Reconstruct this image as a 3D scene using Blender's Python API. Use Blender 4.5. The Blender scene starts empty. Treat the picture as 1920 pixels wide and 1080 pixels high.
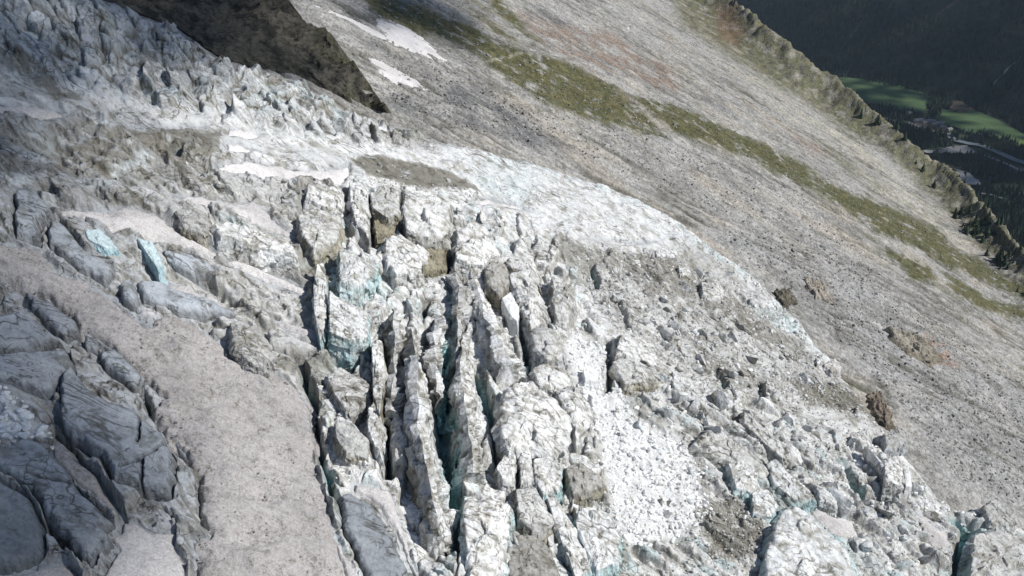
import bpy, math, random
import numpy as np
from mathutils import Vector

random.seed(7)
rng = np.random.default_rng(11)
scene = bpy.context.scene
COL = scene.collection

# ------------------------------------------------------------------ camera
TH = math.radians(27.0)          # the helicopter looks 27 degrees down
FPX = 1663.0                     # focal length in pixels of the 1920 px wide photograph
cam_d = bpy.data.cameras.new("camera")
cam_d.sensor_width = 36.0
cam_d.lens = 36.0 * FPX / 1920.0
cam_d.clip_start = 1.0
cam_d.clip_end = 20000.0
cam = bpy.data.objects.new("camera", cam_d)
cam.rotation_euler = (math.radians(90) - TH, 0, 0)
COL.objects.link(cam)
scene.camera = cam

# ------------------------------------------------------------------ sky, sun, exposure
SUN = Vector((0.78, -0.12, 0.66)).normalized()     # towards the sun
world = bpy.data.worlds.new("World")
scene.world = world
world.use_nodes = True
wn = world.node_tree
sky = wn.nodes.new("ShaderNodeTexSky")
sky.sky_type = 'NISHITA'
sky.sun_disc = False
sky.sun_elevation = math.asin(SUN.z)
sky.sun_rotation = math.atan2(SUN.x, SUN.y)
sky.altitude = 2500
wn.links.new(sky.outputs[0], wn.nodes["Background"].inputs[0])
wn.nodes["Background"].inputs[1].default_value = 0.085
sun_d = bpy.data.lights.new("sun", 'SUN')
sun_d.energy = 4.6
sun_d.angle = math.radians(0.55)
sun_d.color = (1.0, 0.97, 0.92)
sun_o = bpy.data.objects.new("sun", sun_d)
sun_o.rotation_euler = SUN.to_track_quat('Z', 'Y').to_euler()
COL.objects.link(sun_o)
scene.view_settings.view_transform = 'Standard'
scene.view_settings.look = 'None'
scene.view_settings.exposure = 0.03
scene.view_settings.gamma = 1.0

# ------------------------------------------------------------------ the mountain side: z = -H - S x + T y
S_, T_, H_ = 0.55, 0.10, 155.0
CG = 6.0                          # mean ice surface above the mountain side
cT, sT = math.cos(TH), math.sin(TH)

def ray(px, py):
    a = (np.asarray(px, float) - 960) / FPX
    b = (540 - np.asarray(py, float)) / FPX
    return a, cT + b * sT, -sT + b * cT

def hit(px, py, c=0.0):
    """point where the view ray of a photograph pixel meets the mountain side raised by c"""
    dx, dy, dz = ray(px, py)
    den = -(dz + S_ * dx - T_ * dy)
    t = (H_ - c) / np.maximum(den, 0.03)
    return np.stack([dx * t, dy * t, dz * t], -1)

def hit_z(px, py, z):
    dx, dy, dz = ray(px, py)
    t = z / np.minimum(dz, -0.02)
    return np.stack([dx * t, dy * t, dz * t], -1)

def base(x, y):
    return -H_ - S_ * x + T_ * y

def proj(x, y, z):
    d = np.maximum(y * cT - z * sT, 1.0)
    return 960 + FPX * x / d, 540 - FPX * (y * sT + z * cT) / d

# ------------------------------------------------------------------ noise
def _h(ix, iy, iz, seed):
    h = (ix.astype(np.int64) * 374761393 + iy.astype(np.int64) * 668265263 + iz * 2147483647 + seed * 974711) & 0xFFFFFFFF
    h = ((h ^ (h >> 13)) * 1274126177) & 0xFFFFFFFF
    h = ((h ^ (h >> 16)) * 2246822519) & 0xFFFFFFFF
    return (h ^ (h >> 15)) & 0xFFFFFF

def rnd(ix, iy, seed, iz=0):
    return _h(ix, iy, iz, seed) / float(0x1000000)

def perlin(x, y, seed=0):
    x = np.asarray(x, float); y = np.asarray(y, float)
    x0 = np.floor(x); y0 = np.floor(y)
    fx = x - x0; fy = y - y0
    u = fx * fx * fx * (fx * (fx * 6 - 15) + 10); v = fy * fy * fy * (fy * (fy * 6 - 15) + 10)
    def g(i, j):
        a = rnd(x0 + i, y0 + j, seed) * 6.2831853
        return np.cos(a) * (fx - i) + np.sin(a) * (fy - j)
    n = (g(0, 0) * (1 - u) + g(1, 0) * u) * (1 - v) + (g(0, 1) * (1 - u) + g(1, 1) * u) * v
    return n * 1.5

def fbm(x, y, octs=4, seed=0, gain=0.5, lac=2.03, ridged=False):
    s = 0; a = 1.0; t = 0
    for o in range(octs):
        n = perlin(x, y, seed + o * 17)
        if ridged: n = 1 - 2 * np.abs(n)
        s = s + a * n; t += a
        a *= gain; x = x * lac + 3.7; y = y * lac - 1.3
    return s / t

def perlin3(x, y, z, seed=0):
    x0 = np.floor(x); y0 = np.floor(y); z0 = np.floor(z)
    fx = x - x0; fy = y - y0; fz = z - z0
    w = [f * f * f * (f * (f * 6 - 15) + 10) for f in (fx, fy, fz)]
    out = 0
    for i in (0, 1):
        for j in (0, 1):
            for k in (0, 1):
                zz = (z0 + k).astype(np.int64) * 1103515245
                h = _h(x0 + i, y0 + j, zz & 0xFFFFF, seed)
                a = (h & 0xFFF) / 4096.0 * 6.2831853; c = ((h >> 12) & 0xFFF) / 2048.0 - 1
                s = np.sqrt(np.maximum(1 - c * c, 0))
                d = s * np.cos(a) * (fx - i) + s * np.sin(a) * (fy - j) + c * (fz - k)
                out = out + d * (w[0] if i else 1 - w[0]) * (w[1] if j else 1 - w[1]) * (w[2] if k else 1 - w[2])
    return out * 1.5

def fbm3(p, octs=3, seed=0, gain=0.5, ridged=False):
    x, y, z = p[:, 0], p[:, 1], p[:, 2]
    s = 0; a = 1.0; t = 0
    for o in range(octs):
        n = perlin3(x, y, z, seed + o * 13)
        if ridged: n = 1 - 2 * np.abs(n)
        s = s + a * n; t += a; a *= gain
        x = x * 2.03 + 5.1; y = y * 2.03 - 2.2; z = z * 2.03 + 1.7
    return s / t

def worley(x, y, seed=0, jit=0.9, K=13.0):
    x0 = np.floor(x); y0 = np.floor(y)
    f1 = np.full(x.shape, 9.0); f2 = np.full(x.shape, 9.0); idv = np.zeros(x.shape); id2 = np.zeros(x.shape)
    acc = np.zeros(x.shape); wac = np.zeros(x.shape)
    for i in (-1, 0, 1):
        for j in (-1, 0, 1):
            cx = x0 + i; cy = y0 + j
            qx = cx + 0.5 + jit * (rnd(cx, cy, seed) - 0.5)
            qy = cy + 0.5 + jit * (rnd(cx, cy, seed + 5) - 0.5)
            d = np.hypot(x - qx, y - qy)
            r = rnd(cx, cy, seed + 9); r2 = rnd(cx, cy, seed + 23)
            m = d < f1
            f2 = np.where(m, f1, np.minimum(f2, d))
            f1 = np.where(m, d, f1)
            idv = np.where(m, r, idv); id2 = np.where(m, r2, id2)
            w = np.exp(-K * d); r3 = rnd(cx, cy, seed + 31)
            acc += w * (.30 + .70 * r + 1.5 * ((x - qx) * (r2 - .5) + (y - qy) * (r3 - .5))); wac += w
    return f1, f2, idv, id2, acc / wac, None

def sstep(a, b, x):
    t = np.clip((x - a) / (b - a), 0, 1)
    return t * t * (3 - 2 * t)

def mix(a, b, m):
    m = np.asarray(m)[..., None]
    return a * (1 - m) + np.asarray(b, float) * m

# ------------------------------------------------------------------ maps read from the photograph (2 px cells, with a margin round the frame)
MX0, MY0, MW, MH = -200, -140, 1160, 680
_gx, _gy = np.meshgrid(MX0 + 2.0 * np.arange(MW), MY0 + 2.0 * np.arange(MH))

def in_poly(X, Y, poly):
    inside = np.zeros(X.shape, bool)
    n = len(poly)
    for i in range(n):
        x1, y1 = poly[i]; x2, y2 = poly[(i + 1) % n]
        if y1 == y2: continue
        c = (y1 > Y) != (y2 > Y)
        inside ^= c & (X < (x2 - x1) * (Y - y1) / (y2 - y1) + x1)
    return inside

def dist_line(X, Y, pts, closed=False):
    d = np.full(X.shape, 1e9)
    P = list(pts) + ([pts[0]] if closed else [])
    for (x1, y1), (x2, y2) in zip(P[:-1], P[1:]):
        vx, vy = x2 - x1, y2 - y1
        L = vx * vx + vy * vy + 1e-9
        t = np.clip(((X - x1) * vx + (Y - y1) * vy) / L, 0, 1)
        d = np.minimum(d, np.hypot(X - x1 - t * vx, Y - y1 - t * vy))
    return d

def sdist(X, Y, poly):
    """distance inside a polygon (negative outside)"""
    d = dist_line(X, Y, poly, True)
    return np.where(in_poly(X, Y, poly), d, -d)

class Map:
    def __init__(s): s.a = np.zeros((MH, MW))
    def poly(s, poly, soft=8, v=1.0):
        x0 = max(int((min(p[0] for p in poly) - soft - MX0) / 2) - 1, 0); x1 = min(int((max(p[0] for p in poly) + soft - MX0) / 2) + 2, MW)
        y0 = max(int((min(p[1] for p in poly) - soft - MY0) / 2) - 1, 0); y1 = min(int((max(p[1] for p in poly) + soft - MY0) / 2) + 2, MH)
        w = sstep(-soft, soft, sdist(_gx[y0:y1, x0:x1], _gy[y0:y1, x0:x1], poly)) * v
        s.a[y0:y1, x0:x1] = np.maximum(s.a[y0:y1, x0:x1], w)
        return s
    def line(s, pts, w, v=1.0):
        x0 = max(int((min(p[0] for p in pts) - w - MX0) / 2) - 1, 0); x1 = min(int((max(p[0] for p in pts) + w - MX0) / 2) + 2, MW)
        y0 = max(int((min(p[1] for p in pts) - w - MY0) / 2) - 1, 0); y1 = min(int((max(p[1] for p in pts) + w - MY0) / 2) + 2, MH)
        k = (1 - sstep(0, w, dist_line(_gx[y0:y1, x0:x1], _gy[y0:y1, x0:x1], pts))) * v
        s.a[y0:y1, x0:x1] = np.maximum(s.a[y0:y1, x0:x1], k)
        return s
    def __call__(s, px, py):
        u = np.clip((np.asarray(px) - MX0) / 2, 0, MW - 1.001); v = np.clip((np.asarray(py) - MY0) / 2, 0, MH - 1.001)
        i = u.astype(int); j = v.astype(int); fu = u - i; fv = v - j
        a = s.a
        return (a[j, i] * (1 - fu) + a[j, i + 1] * fu) * (1 - fv) + (a[j + 1, i] * (1 - fu) + a[j + 1, i + 1] * fu) * fv

# ------------------------------------------------------------------ mesh helpers
def mesh_np(name, co, faces, col=None, smooth=True):   # smooth: one flag, or one per face
    me = bpy.data.meshes.new(name)
    co = np.ascontiguousarray(co, np.float32); faces = np.ascontiguousarray(faces, np.int32)
    k = faces.shape[1]
    me.vertices.add(len(co)); me.vertices.foreach_set("co", co.ravel())
    me.loops.add(faces.size); me.loops.foreach_set("vertex_index", faces.ravel())
    me.polygons.add(len(faces)); me.polygons.foreach_set("loop_start", np.arange(0, faces.size, k, dtype=np.int32))
    me.polygons.foreach_set("use_smooth", np.broadcast_to(np.asarray(smooth, bool), (len(faces),)).copy())
    me.update(calc_edges=True)
    if col is not None:
        if col.shape[1] == 3: col = np.concatenate([col, np.ones((len(col), 1))], 1)
        at = me.color_attributes.new("Col", 'FLOAT_COLOR', 'POINT')
        at.data.foreach_set("color", np.ascontiguousarray(col, np.float32).ravel())
    return me

def link(name, me, mat, label=None, cat=None, group=None, kind=None, parent=None, loc=None):
    if mat and not me.materials: me.materials.append(mat)
    o = bpy.data.objects.new(name, me)
    COL.objects.link(o)
    if loc is not None: o.location = loc
    if parent: o.parent = parent
    for k, v in (("label", label), ("category", cat), ("group", group), ("kind", kind)):
        if v: o[k] = v
    return o

def obj_np(name, co, faces, col, mat, smooth=True, **kw):
    """mesh with its origin at its base"""
    co = np.asarray(co, float)
    org = np.array([co[:, 0].mean(), co[:, 1].mean(), co[:, 2].min()])
    return link(name, mesh_np(name, co - org, faces, col, smooth), mat, loc=org, **kw)

def grid_faces(ny, nx, keep=None):
    i = np.arange(ny * nx).reshape(ny, nx)
    f = np.stack([i[:-1, :-1], i[1:, :-1], i[1:, 1:], i[:-1, 1:]], -1)
    if keep is not None: f = f[keep]
    return f.reshape(-1, 4)

def compact(co, faces, col):
    used = np.zeros(len(co), bool); used[faces.ravel()] = True
    idx = np.cumsum(used) - 1
    return co[used], idx[faces], (None if col is None else col[used])

# ------------------------------------------------------------------ materials
class NT:
    def __init__(s, name):
        s.m = bpy.data.materials.new(name); s.m.use_nodes = True
        s.t = s.m.node_tree; s.b = s.t.nodes["Principled BSDF"]
        s.b.inputs["Specular IOR Level"].default_value = 0.2
    def n(s, typ, ins={}, **kw):
        nd = s.t.nodes.new(typ)
        for k, v in kw.items(): setattr(nd, k, v)
        for k, v in ins.items():
            if isinstance(v, bpy.types.NodeSocket): s.t.links.new(v, nd.inputs[k])
            else: nd.inputs[k].default_value = v
        return nd
    def math(s, op, a, b=None, c=None, clamp=False):
        ins = {0: a}
        if b is not None: ins[1] = b
        if c is not None: ins[2] = c
        nd = s.n("ShaderNodeMath", ins, operation=op); nd.use_clamp = clamp
        return nd.outputs[0]
    def ramp(s, v, a, b, c=0.0, d=1.0):
        return s.n("ShaderNodeMapRange", {0: v, 1: a, 2: b, 3: c, 4: d}, interpolation_type='SMOOTHSTEP').outputs[0]
    def noise(s, vec, scale, detail=4, rough=0.55, dist=0.0):
        return s.n("ShaderNodeTexNoise", {"Vector": vec, "Scale": scale, "Detail": detail, "Roughness": rough, "Distortion": dist}).outputs[0]
    def map(s, vec, rot=(0, 0, 0), scale=(1, 1, 1)):
        return s.n("ShaderNodeMapping", {"Vector": vec, "Rotation": rot, "Scale": scale}).outputs[0]
    def mixc(s, f, a, b, mode='MIX'):
        nd = s.n("ShaderNodeMix", {0: f, 6: a, 7: b}, data_type='RGBA', blend_type=mode)
        return nd.outputs[2]
    def pos(s): return s.n("ShaderNodeNewGeometry").outputs["Position"]
    def link(s, a, b): s.t.links.new(a, b)

def contour(nt, vec, scale, freq, width, dist=0.6, detail=3):
    """thin wandering lines: level lines of a noise"""
    v = nt.noise(vec, scale, detail, 0.5, dist)
    f = nt.math('ABSOLUTE', nt.math('SUBTRACT', nt.math('FRACT', nt.math('MULTIPLY', v, freq)), 0.5))
    return nt.ramp(f, 0.0, width, 1.0, 0.0)

def ice_material(name="glacier_ice", rough=0.55, bump=0.6):
    nt = NT(name)
    p = nt.pos()
    at = nt.n("ShaderNodeVertexColor", layer_name="Col")
    flow = nt.map(p, (0, 0, 0), (0.5, 1.2, 0.5))
    l1 = contour(nt, flow, 0.085, 9.0, 0.16, 1.0, 4)
    l2 = contour(nt, nt.map(p, (0, 0, 0), (1.0, 0.8, 0.5)), 0.26, 5.0, 0.12, 0.8, 5)
    l3 = contour(nt, flow, 0.6, 4.0, 0.14, 0.8, 5)
    g1 = nt.ramp(nt.noise(p, 0.07, 3), 0.46, 0.60)
    g2 = nt.ramp(nt.noise(p, 0.13, 3), 0.52, 0.66)
    g3 = nt.ramp(nt.noise(p, 0.21, 2), 0.48, 0.62)
    lines = nt.math('MAXIMUM', nt.math('MULTIPLY', l1, g1), nt.math('MAXIMUM', nt.math('MULTIPLY', l2, g2), nt.math('MULTIPLY', l3, g3)))
    vf = nt.n("ShaderNodeTexVoronoi", {"Vector": nt.n("ShaderNodeVectorMath", {0: p, 1: nt.n("ShaderNodeTexNoise", {"Vector": p, "Scale": .5, "Detail": 3}).outputs[1]}, operation='ADD').outputs[0], "Scale": 0.33}, feature='DISTANCE_TO_EDGE')
    frac = nt.math('MULTIPLY', nt.ramp(vf.outputs["Distance"], 0.0, 0.03, 1, 0), nt.ramp(nt.noise(p, 0.11, 3), 0.52, 0.62))
    lines = nt.math('MAXIMUM', lines, frac)
    lines = nt.math('MULTIPLY', lines, at.outputs["Alpha"], clamp=True)
    grain = nt.noise(p, 1.6, 6, 0.7)
    smear = nt.noise(flow, 0.35, 5, 0.65, 0.8)
    wall = nt.ramp(nt.n("ShaderNodeSeparateXYZ", {0: nt.n("ShaderNodeNewGeometry").outputs["Normal"]}).outputs[2], 0.75, 0.35)
    streak = nt.math('MULTIPLY', nt.ramp(nt.noise(nt.map(p, (0, 0, 0), (1.5, 1.5, 0.16)), 0.8, 5, 0.65), 0.42, 0.68, 0.0, -0.42), nt.math('MULTIPLY', wall, at.outputs["Alpha"]))
    k = nt.math('ADD', nt.ramp(grain, 0.28, 0.72, 0.86, 1.10), nt.math('ADD', streak, nt.ramp(smear, 0.30, 0.55, -0.18, 0.04)))
    c = nt.mixc(1.0, at.outputs["Color"], nt.n("ShaderNodeCombineColor", {0: k, 1: k, 2: k}).outputs[0], 'MULTIPLY')
    mot = nt.math('MULTIPLY', nt.ramp(nt.noise(nt.map(p, (0, 0, 0), (0.9, 1.0, 0.6)), 0.20, 8, 0.68, 0.3), 0.53, 0.60), nt.math('MULTIPLY', at.outputs["Alpha"], 0.62))
    c = nt.mixc(mot, c, nt.mixc(1.0, c, (0.46, 0.43, 0.36, 1), 'MULTIPLY'))
    mot2 = nt.math('MULTIPLY', nt.ramp(nt.noise(nt.map(p, (0, 0, 0), (0.8, 1.0, 0.5)), 0.34, 7, 0.7), 0.55, 0.62), nt.math('MULTIPLY', at.outputs["Alpha"], 0.5))
    c = nt.mixc(mot2, c, nt.mixc(1.0, c, (0.60, 0.62, 0.64, 1), 'MULTIPLY'))
    dirt = nt.mixc(1.0, c, (0.22, 0.20, 0.165, 1), 'MULTIPLY')
    c = nt.mixc(nt.math('MULTIPLY', lines, 0.85), c, dirt)
    nt.link(c, nt.b.inputs["Base Color"])
    nt.b.inputs["Roughness"].default_value = rough
    vb = nt.n("ShaderNodeTexVoronoi", {"Vector": flow, "Scale": 0.75}); vb2 = nt.n("ShaderNodeTexVoronoi", {"Vector": p, "Scale": 1.9})
    hgt = nt.math('ADD', nt.math('MULTIPLY', nt.noise(p, 0.7, 6, 0.66), 0.9), nt.math('MULTIPLY', lines, -0.2))
    hgt = nt.math('ADD', hgt, nt.math('ADD', nt.math('MULTIPLY', vb.outputs["Distance"], 0.45), nt.math('MULTIPLY', vb2.outputs["Distance"], 0.2)))
    b = nt.n("ShaderNodeBump", {"Strength": bump, "Distance": 0.9, "Height": hgt})
    nt.link(b.outputs[0], nt.b.inputs["Normal"])
    return nt.m

def snow_material():
    nt = NT("old_snow"); p = nt.pos()
    at = nt.n("ShaderNodeVertexColor", layer_name="Col")
    sp = nt.noise(p, 2.6, 6, 0.75)
    str_ = nt.noise(nt.map(p, (0, 0, 0), (0.3, 1.2, 0.3)), 0.8, 5, 0.6)
    big = nt.noise(p, 0.22, 5, 0.65, 0.6)
    k = nt.math('ADD', nt.ramp(sp, 0.3, 0.68, 0.72, 1.14), nt.ramp(str_, 0.3, 0.7, -0.07, 0.07))
    c = nt.mixc(1.0, at.outputs["Color"], nt.n("ShaderNodeCombineColor", {0: k, 1: k, 2: k}).outputs[0], 'MULTIPLY')
    spk = nt.math('MULTIPLY', nt.math('MAXIMUM', nt.ramp(nt.noise(p, 0.55, 7, 0.85), 0.51, 0.60), nt.math('MULTIPLY', nt.ramp(nt.noise(p, 1.6, 5, 0.8), 0.53, 0.62), 0.8)), nt.math('MULTIPLY', at.outputs["Alpha"], nt.ramp(big, 0.38, 0.62, 0.25, 1.0)))
    c = nt.mixc(nt.math('MULTIPLY', spk, 0.8), c, (0.13, 0.115, 0.09, 1))
    nt.link(c, nt.b.inputs["Base Color"]); nt.b.inputs["Roughness"].default_value = 0.8
    hgt = nt.math('ADD', nt.noise(p, 0.8, 6, 0.65), nt.math('MULTIPLY', nt.noise(nt.map(p, (0, 0, 0), (0.3, 1.2, 0.3)), 0.4, 3), 0.6))
    nt.link(nt.n("ShaderNodeBump", {"Strength": 0.8, "Distance": 0.8, "Height": hgt}).outputs[0], nt.b.inputs["Normal"])
    return nt.m

def slope_material():
    nt = NT("scree_and_turf"); p = nt.pos()
    at = nt.n("ShaderNodeVertexColor", layer_name="Col")
    d = at.outputs["Alpha"]
    fall = nt.map(p, (0, 0, 0), (0.2, 1.25, 0.2))
    vo = nt.n("ShaderNodeTexVoronoi", {"Vector": p, "Scale": 0.62, "Randomness": 1.0})
    vo2 = nt.n("ShaderNodeTexVoronoi", {"Vector": p, "Scale": 1.7, "Randomness": 1.0})
    s1 = nt.n("ShaderNodeSeparateColor", {0: vo.outputs["Color"]}).outputs[0]
    s2 = nt.n("ShaderNodeSeparateColor", {0: vo2.outputs["Color"]}).outputs[0]
    k = nt.math('ADD', nt.ramp(s1, 0, 1, 0.74, 1.2), nt.ramp(s2, 0, 1, -0.22, 0.2))
    k = nt.math('ADD', k, nt.ramp(nt.noise(nt.map(p, (0, 0, 0), (0.85, 1.1, 0.85)), 0.13, 7, 0.68, 0.6), 0.3, 0.7, -0.19, 0.16))
    c = nt.mixc(1.0, at.outputs["Color"], nt.n("ShaderNodeCombineColor", {0: k, 1: k, 2: k}).outputs[0], 'MULTIPLY')
    ln = nt.math('MULTIPLY', contour(nt, fall, 0.05, 10.0, 0.14, 0.6, 5), nt.ramp(nt.noise(p, 0.02, 4), 0.44, 0.6))
    c = nt.mixc(nt.math('MULTIPLY', ln, nt.math('MULTIPLY', d, 0.32)), c, (0.10, 0.10, 0.075, 1))
    nt.link(c, nt.b.inputs["Base Color"]); nt.b.inputs["Roughness"].default_value = 0.9
    hgt = nt.math('ADD', nt.math('MULTIPLY', vo.outputs["Distance"], -0.7), nt.math('ADD', nt.math('MULTIPLY', vo2.outputs["Distance"], -0.3), nt.math('MULTIPLY', nt.noise(nt.map(p, (0, 0, 0), (0.5, 1.1, 0.5)), 0.3, 6, 0.68), 1.6)))
    nt.link(nt.n("ShaderNodeBump", {"Strength": 0.75, "Distance": 1.0, "Height": hgt}).outputs[0], nt.b.inputs["Normal"])
    return nt.m

def plain(name, col, var=0.25, scale=1.0, rough=0.9, bump=0.0, use_attr=False):
    nt = NT(name); p = nt.pos()
    k = nt.ramp(nt.noise(p, scale, 5, 0.65), 0.28, 0.72, 1 - var, 1 + var)
    src = nt.n("ShaderNodeVertexColor", layer_name="Col").outputs[0] if use_attr else (*col, 1)
    c = nt.mixc(1.0, src, nt.n("ShaderNodeCombineColor", {0: k, 1: k, 2: k}).outputs[0], 'MULTIPLY')
    nt.link(c, nt.b.inputs["Base Color"]); nt.b.inputs["Roughness"].default_value = rough
    if bump:
        nt.link(nt.n("ShaderNodeBump", {"Strength": bump, "Distance": 1.0 / scale, "Height": nt.noise(p, scale * 2, 5, 0.6)}).outputs[0], nt.b.inputs["Normal"])
    return nt.m

def rubble_material(name, col, var):
    """stones: each object its own tone"""
    nt = NT(name); p = nt.pos()
    r = nt.n("ShaderNodeObjectInfo").outputs["Random"]
    isl = nt.n("ShaderNodeNewGeometry").outputs["Random Per Island"]
    k = nt.math('ADD', nt.ramp(nt.math('FRACT', nt.math('ADD', r, isl)), 0, 1, 1 - var, 1 + var), nt.ramp(nt.noise(p, 1.3, 4, 0.65), 0.3, 0.7, -0.12, 0.12))
    c = nt.mixc(1.0, (*col, 1), nt.n("ShaderNodeCombineColor", {0: k, 1: k, 2: k}).outputs[0], 'MULTIPLY')
    nt.link(c, nt.b.inputs["Base Color"]); nt.b.inputs["Roughness"].default_value = 0.8
    nt.link(nt.n("ShaderNodeBump", {"Strength": 0.5, "Distance": 0.4, "Height": nt.noise(p, 2.0, 5, 0.6)}).outputs[0], nt.b.inputs["Normal"])
    return nt.m

M_ICE = ice_material()
M_SNOW = snow_material()
M_SLOPE = slope_material()
M_BOULDER = rubble_material("grey_rock", (0.30, 0.29, 0.275), 0.4)
M_FRESH = rubble_material("crushed_white_ice", (0.86, 0.86, 0.85), 0.08)
M_DIRTYICE = rubble_material("dirty_ice_blocks", (0.46, 0.45, 0.42), 0.35)
PALE = np.array((.80, .80, .787)); CLEAN = np.array((.80, .815, .815)); DIRTY = np.array((.41, .40, .375)); OLIVE = np.array((.165, .15, .11))
GREY = np.array((.35, .375, .405)); SNOW = np.array((.66, .635, .625)); GRAVEL = np.array((.465, .44, .43)); WHITE = np.array((.84, .85, .85))
BLUE = np.array((.43, .615, .64)); TEAL = np.array((.27, .52, .535)); ICEFALL = np.array((.56, .58, .585)); MID = np.array((.63, .63, .617))

# ================================================================== THE MOUNTAIN SIDE
EDGE = [(-200, -60), (100, -30), (215, -5), (340, 45), (420, 105), (560, 135), (640, 182), (720, 215), (860, 255), (1000, 290), (1130, 330), (1220, 370),
        (1290, 412), (1330, 450), (1400, 500), (1470, 560), (1540, 640), (1580, 690), (1640, 760), (1695, 830), (1750, 900), (1800, 945), (1870, 935), (1935, 985), (2080, 1130)]
GLACIER = [(-400, 1400), (-400, -100)] + EDGE + [(2200, 1400)]

CREST_PX = [(1370, 0, .83), (1430, 55, .83), (1480, 95, .84), (1560, 150, .85), (1620, 205, .86), (1690, 262, .87), (1760, 315, .88), (1810, 362, .88), (1860, 425, .88), (1915, 487, .88), (2000, 590, .88), (2100, 740, .88)]
CREST = []
for px, py, k in CREST_PX:
    b0 = hit(px, py, 0); CREST.append(b0 * k)
CREST = np.array(CREST)
_d0 = CREST[0] - CREST[2]
CREST = np.vstack([CREST[0] + _d0 * 6 * np.array([1, 1, .4]), CREST, CREST[-1] + (CREST[-1] - CREST[-3]) * 3])

def crest_field(x, y):
    best = np.full(x.shape, 1e9); zc = np.zeros(x.shape); side = np.ones(x.shape); al = np.zeros(x.shape); acc = 0
    for A, B in zip(CREST[:-1], CREST[1:]):
        vx, vy = B[0] - A[0], B[1] - A[1]; L = math.hypot(vx, vy)
        t = np.clip(((x - A[0]) * vx + (y - A[1]) * vy) / L ** 2, 0, 1)
        d = np.hypot(x - A[0] - t * vx, y - A[1] - t * vy)
        m = d < best
        best = np.where(m, d, best); zc = np.where(m, A[2] + t * (B[2] - A[2]), zc)
        side = np.where(m, np.sign(vx * (y - A[1]) - vy * (x - A[0])), side)      # + beyond the ridge
        al = np.where(m, acc + t * L, al); acc += L
    return best, zc, side, al

MOR = [(560, -70), (720, 0), (800, 25), (980, 92), (1060, 112), (1170, 172), (1290, 240), (1400, 295), (1480, 330), (1560, 372), (1650, 420), (1760, 470), (1850, 505), (1960, 560)]
MOR_W = hit([p[0] for p in MOR], [p[1] for p in MOR], 6.0)[:, :2]

def mor_field(x, y):
    best = np.full(x.shape, 1e9); side = np.ones(x.shape)
    for A, B in zip(MOR_W[:-1], MOR_W[1:]):
        vx, vy = B - A; L = vx * vx + vy * vy
        t = np.clip(((x - A[0]) * vx + (y - A[1]) * vy) / L, 0, 1)
        d = np.hypot(x - A[0] - t * vx, y - A[1] - t * vy); m = d < best
        best = np.where(m, d, best); side = np.where(m, np.sign(vx * (y - A[1]) - vy * (x - A[0])), side)
    return best, side

def slope_z(x, y, fine=True):
    z = base(x, y)
    d, sd = mor_field(x, y)
    z = z + np.where(sd > 0, 6.5 * np.exp(-d / 9.0), 6.5 * np.exp(-d / 24.0)) * sstep(60, 130, x + 0.2 * y)  # lateral moraine crest
    dc, zc, side, al = crest_field(x, y)
    rise = zc - base(x, y)
    rock = fbm(x * .028, y * .028, 5, 61, ridged=True)
    near = base(x, y) * 0 + np.exp(-(dc / 26.0) ** 1.3)
    zz = z + near * (rise + rock * 2.2 - 1 + 5.0 * fbm(al * .011, al * 0 + 3.3, 5, 5, .6)) + 3.6 * fbm(x * .065, y * .065, 5, 66, ridged=True) * np.exp(-(dc / 30.0) ** 2)
    far = zc + rock * 12 * np.exp(-dc / 160.0) - dc * (0.75 + .3 * fbm(al * .012, dc * .006, 3, 44)) - 22 * sstep(3, 26, dc) + 14 * fbm(al * .02, dc * .01, 4, 45)
    z = np.where(side > 0, np.minimum(far + (rock * 2), zc + 4), zz)
    z = z + 1.6 * fbm(x * .02, y * .035, 4, 3)
    if fine:
        scr = fbm(x * .13, y * .22, 4, 8)
        z = z - 1.3 * sstep(.45, .8, fbm(x * .02 + .4 * fbm(x * .05, y * .10, 5, 81), y * .16, 5, 86, ridged=True)) + 1.1 * fbm(x * .05, y * .07, 4, 18, ridged=True)
        z = z + .55 * scr + .3 * np.abs(fbm(x * .45, y * .6, 3, 9))
    return np.maximum(z, -760.0)

# ---- colour of the ground, from maps of the photograph
def amap(*polys, soft=10):
    m = Map()
    for p in polys: m.poly(p, soft)
    return m
GREEN1 = [(650, -60), (720, -5), (790, 12), (880, 48), (980, 94), (1060, 114), (1170, 174), (1215, 217), (1255, 262), (1200, 255), (1150, 237), (1092, 227), (1065, 212), (1010, 188), (960, 160), (900, 112), (840, 80), (770, 60), (700, 30)]
GREEN2 = [(1176, 178), (1215, 210), (1262, 250), (1300, 262), (1363, 285), (1413, 300), (1450, 325), (1530, 362), (1580, 395), (1630, 433), (1697, 455), (1747, 488), (1787, 505), (1850, 532), (1930, 570), (1960, 560), (1850, 493), (1800, 466), (1757, 427), (1680, 392), (1573, 350), (1513, 312), (1467, 285), (1390, 252), (1313, 213), (1255, 195)]
GREEN3 = [(1633, 463), (1673, 467), (1723, 487), (1747, 503), (1757, 530), (1713, 527), (1697, 507), (1663, 483)]
GREEN4 = [(1757, 503), (1800, 527), (1847, 553), (1897, 567), (1960, 590), (1960, 625), (1897, 597), (1830, 577), (1793, 557)]
GREEN5 = [(930, -20), (957, 17), (993, 60), (1013, 80), (1003, 82), (960, 50), (915, 12)]
GREEN6 = [(870, -20), (900, 0), (960, 60), (985, 92), (940, 75), (880, 30), (840, 0)]
GREEN7 = [(1520, 250), (1580, 285), (1640, 330), (1690, 375), (1660, 372), (1600, 335), (1540, 290)]
RED = [(960, 17), (1007, 33), (1073, 50), (1140, 60), (1207, 100), (1280, 143), (1273, 180), (1173, 140), (1123, 133), (1057, 107), (1013, 77)]
RED2 = [(1340, 5), (1380, 12), (1396, 60), (1380, 90), (1350, 75)]
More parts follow.
